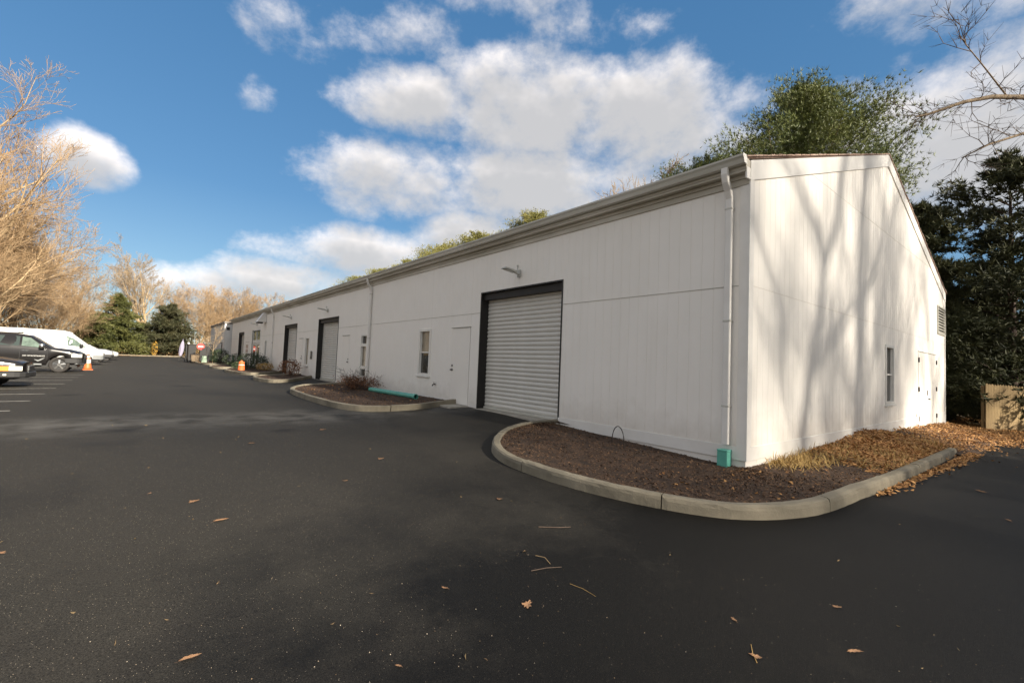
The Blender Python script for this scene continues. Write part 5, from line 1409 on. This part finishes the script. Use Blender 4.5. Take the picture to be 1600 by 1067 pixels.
def van_text():
    r = random.Random(9); mb = MB(); x = 2.3
    for k in range(22):
        h = r.choice((.10, .10, .15)); z = 1.78
        f = (z - 1.32) / 1.3; y = -(1.0 * .975 + (.85 - .975) * f + .012)
        if k not in (4, 9, 12): 
            mb.v += [(x, y, z), (x + .03, y, z), (x + .03, y + .1 * h, z + h), (x, y + .1 * h, z + h), (x + .03, y, z), (x + .09, y, z), (x + .09, y, z + .025), (x + .03, y, z + .025)]
            q = len(mb.v) - 8; mb.f += [(q, q + 1, q + 2, q + 3), (q + 4, q + 5, q + 6, q + 7)]
        x += .125
    mb.build('lettering', M['palegrey'], van.root)
van_text()

# silver pickup and pale car beyond the van
px_ = -8.95 - 5.5
pk = Car('pickup_truck', [(0, .6, 1.05, 1.10, .93, .86), (.1, .55, 1.1, 1.14, .97, .90), (1.9, .5, 1.12, 1.15, .98, .90), (1.95, .5, 1.12, 1.80, .98, .72), (2.6, .5, 1.12, 1.86, .98, .72), (3.4, .5, 1.12, 1.84, .98, .71), (4.1, .5, 1.12, 1.18, .98, .86), (5.0, .5, 1.05, 1.12, .97, .84),
                          (5.4, .55, .95, 1.0, .92, .76), (5.5, .6, .8, .9, .85, .66)],
         (px_, 51.2, gz(-11, 51)), M['carsilver'], 'silver pickup parked beyond the nose of the white van', 'pickup', (1.2, 4.5), .37)
pk.side_pane([(2.1, .14), (2.75, .14), (2.75, .86), (2.15, .86)]); pk.side_pane([(2.83, .14), (3.9, .14), (3.42, .85), (2.83, .86)]); pk.shield(3.46, 4.05); pk.add_wheels(spokes=6); pk.mirror(3.75, 'cartrim')
pk.nose_band(.45, .70, .03, 'cartrim', 'bumper', .5); pk.side_patch(np.linspace(5.0, 5.42, 5), lambda x: .76, lambda x: .93, 'headlight', 'headlight')
cx_ = -8.8 - 4.6
pc = Car('parked_car', [(0, .4, .8, .9, .80, .62), (.3, .34, .95, 1.1, .86, .66), (.9, .32, .98, 1.42, .88, .62), (2.4, .30, .97, 1.46, .89, .62), (3.3, .30, .95, .99, .89, .76), (4.2, .30, .84, .9, .87, .74), (4.55, .35, .72, .79, .78, .66), (4.6, .38, .66, .73, .72, .6)],
         (cx_, 58.4, gz(-11, 58)), M['carwhite'], 'pale car farthest along the row of parked vehicles', 'car', (.95, 3.72), .32)
pc.side_pane([(1.0, .14), (1.6, .14), (1.6, .85), (1.25, .82)]); pc.side_pane([(1.7, .14), (2.95, .14), (2.5, .84), (1.7, .86)]); pc.shield(2.5, 3.25); pc.add_wheels(spokes=8); pc.mirror(2.9, 'cartrim')
pc.side_patch(np.linspace(4.2, 4.52, 5), lambda x: .56, lambda x: .70, 'headlight', 'headlight'); pc.nose_band(.34, .5, .03, 'cartrim', 'bumper', .5)

# ------------------------------------------------------------------ cones, barrel, signs and clutter at the far end
def cone(x, y, s, label, barrel=False):
    z = gz(x, y) + (.1 if x > -3 else 0); r = empty('traffic_barrel' if barrel else 'traffic_cone', (x, y, z)); tag(r, label, 'traffic cone' if not barrel else 'traffic barrel')
    if barrel:
        b = MB(); b.smooth = False; b.lathe([(.30, .06), (.30, .25), (.28, .27), (.28, .45), (.265, .47), (.265, .65), (.25, .67), (.25, .85), (.2, .9)], 20); b.build('body', M['orange'], r)
        MB().lathe([(.36, 0), (.36, .06), (.3, .061)], 20).build('base', M['cartrim'], r)
        MB().lathe([(.2665, .55), (.2665, .61)], 20).build('band', M['white'], r); MB().bbox((-.08, -.02, .9), (.08, .02, 1.0), .01).build('handle', M['orange'], r)
    else:
        b = MB(); b.smooth = True; b.lathe([(.15, .03), (.135, .12), (.045, .68), (.03, .71)], 20); b.build('body', M['orange'], r)
        MB().bbox((-.19, -.19, 0), (.19, .19, .035), .01).build('base', M['orange'], r)
        b = MB(); b.smooth = True; b.lathe([(.112, .30), (.083, .48)], 20); b.build('collar', M['white'], r); b = MB(); b.smooth = True; b.lathe([(.073, .545), (.058, .63)], 20); b.build('collar', M['white'], r)
    r.scale = (s, s, s)
cone(-9.42, 33.4, 1.3, 'orange traffic cone with white collars by the nose of the black sport utility')
cone(-2.0, 30.6, .66, 'orange barrel with a white band in the bed before the shop entrance', True)

r = empty('feather_flag', (-3.6, 62.0, gz(-3.6, 62))); tag(r, 'violet grey feather flag on a leaning pole at the drive end', 'flag')
MB().tube([(0, 0, 0), (.06, 0, 1.2), (.22, 0, 2.4)], .018, 6).build('pole', M['metal'], r)
V = []; F = []
for i in range(13):
    t = i / 12; w = .23 * math.sin(min(1, .08 + t) * math.pi) ** .7 + .01; xc = .10 + .18 * t
    V += [(xc - w * .9, .03 * math.sin(t * 5), .5 + 2.0 * t), (xc, .05 * math.sin(t * 6 + 1), .5 + 2.0 * t), (xc + w, .03 * math.sin(t * 4 + 2), .5 + 2.0 * t)]
for i in range(12):
    for k in (0, 1): F.append((i * 3 + k, i * 3 + k + 1, i * 3 + k + 4, i * 3 + k + 3))
mb = MB(); mb.add(V, F); mb.smooth = True; o = mb.build('cloth', M['flag'], r); md = o.modifiers.new('thick', 'SOLIDIFY'); md.thickness = .01

r = empty('no_entry_sign', (-2.35, 53.0, gz(-2.35, 53))); tag(r, 'red round sign with a white bar on a short post at the far end', 'sign')
MB().tube([(0, .03, 0), (0, .03, 2.0)], .03, 8).build('post', M['metal'], r)
mb = MB(); mb.tube([(0, -.005, 1.65), (0, .012, 1.65)], .35, 8); mb.build('disc', M['red'], r)
MB().box((-.21, -.012, 1.59), (.21, -.0055, 1.70)).build('bar', M['white'], r)

r = empty('black_gate_frame', (-1.95, 51.6, gz(-1.95, 51.6) + .08)); tag(r, 'black metal cage frame with dark mesh standing before the annex', 'frame')
for x in (0, .62, 1.24):
    MB().bbox((x - .035, -.035, 0), (x + .035, .035, 2.05), .006).build('post', M['blackmetal'], r)
for z in (2.0, 1.05): MB().bbox((.04, -.03, z), (1.20, .03, z + .06), .006).build('rail', M['blackmetal'], r)
for k in range(9): MB().box((.07 + k * .125, -.012, .06), (.15 + k * .125, .012, 1.04)).build('slat', M['cartrim'], r)
def bin_(x, y, w, d, h, label, m='cartrim'):
    r = empty('waste_bin', (x, y, gz(x, y) + .06)); tag(r, label, 'bin')
    MB().add([(-w * .43, -d * .43, .08), (w * .43, -d * .43, .08), (w * .43, d * .43, .08), (-w * .43, d * .43, .08), (-w / 2, -d / 2, h), (w / 2, -d / 2, h), (w / 2, d / 2, h), (-w / 2, d / 2, h)],
             [(0, 3, 2, 1), (4, 5, 6, 7), (0, 1, 5, 4), (1, 2, 6, 5), (2, 3, 7, 6), (3, 0, 4, 7)]).build('body', M[m], r)
    MB().bbox((-w / 2 - .03, -d / 2 - .05, h), (w / 2 + .03, d / 2 + .02, h + .09), .02).build('lid', M['blackmetal'], r)
    for s in (-1, 1): MB().tube([(s * w * .44, d * .3, .11), (s * w * .49, d * .3, .11)], .11, 12).build('wheel', M['tyre'], r)
bin_(-3.0, 55.6, .9, .9, 1.75, 'tall dark bin left of the red round sign'); bin_(-1.7, 55.2, 1.1, .9, 1.8, 'wide dark bin between the red sign and the black frame')
bin_(-2.75, 53.4, .7, .7, .75, 'low brown bin at the foot of the tall dark one', 'bark')
r = empty('notice_board', (-2.15, 51.3, gz(-2.15, 51.3))); tag(r, 'small pale green A-frame board on the verge', 'board')
for s in (-1, 1): MB().add([(-.22, s * .18, .0), (.22, s * .18, .0), (.18, s * .02, .72), (-.18, s * .02, .72), (-.22, s * .20, .0), (.22, s * .20, .0), (.18, s * .04, .72), (-.18, s * .04, .72)],
             [(0, 3, 2, 1), (4, 5, 6, 7), (0, 1, 5, 4), (1, 2, 6, 5), (2, 3, 7, 6), (3, 0, 4, 7)]).build('panel', M['palegreen'], r)
r = empty('white_post', (-3.25, 54.9, gz(-3.25, 54.9))); tag(r, 'thin dark post with a white cap beside the tall bin', 'post')
MB().tube([(0, 0, 0), (0, 0, 1.9)], .04, 8).build('shaft', M['blackmetal'], r); MB().lathe([(.09, 1.9), (.11, 1.97), (.06, 2.07)], 12).build('cap', M['white'], r)
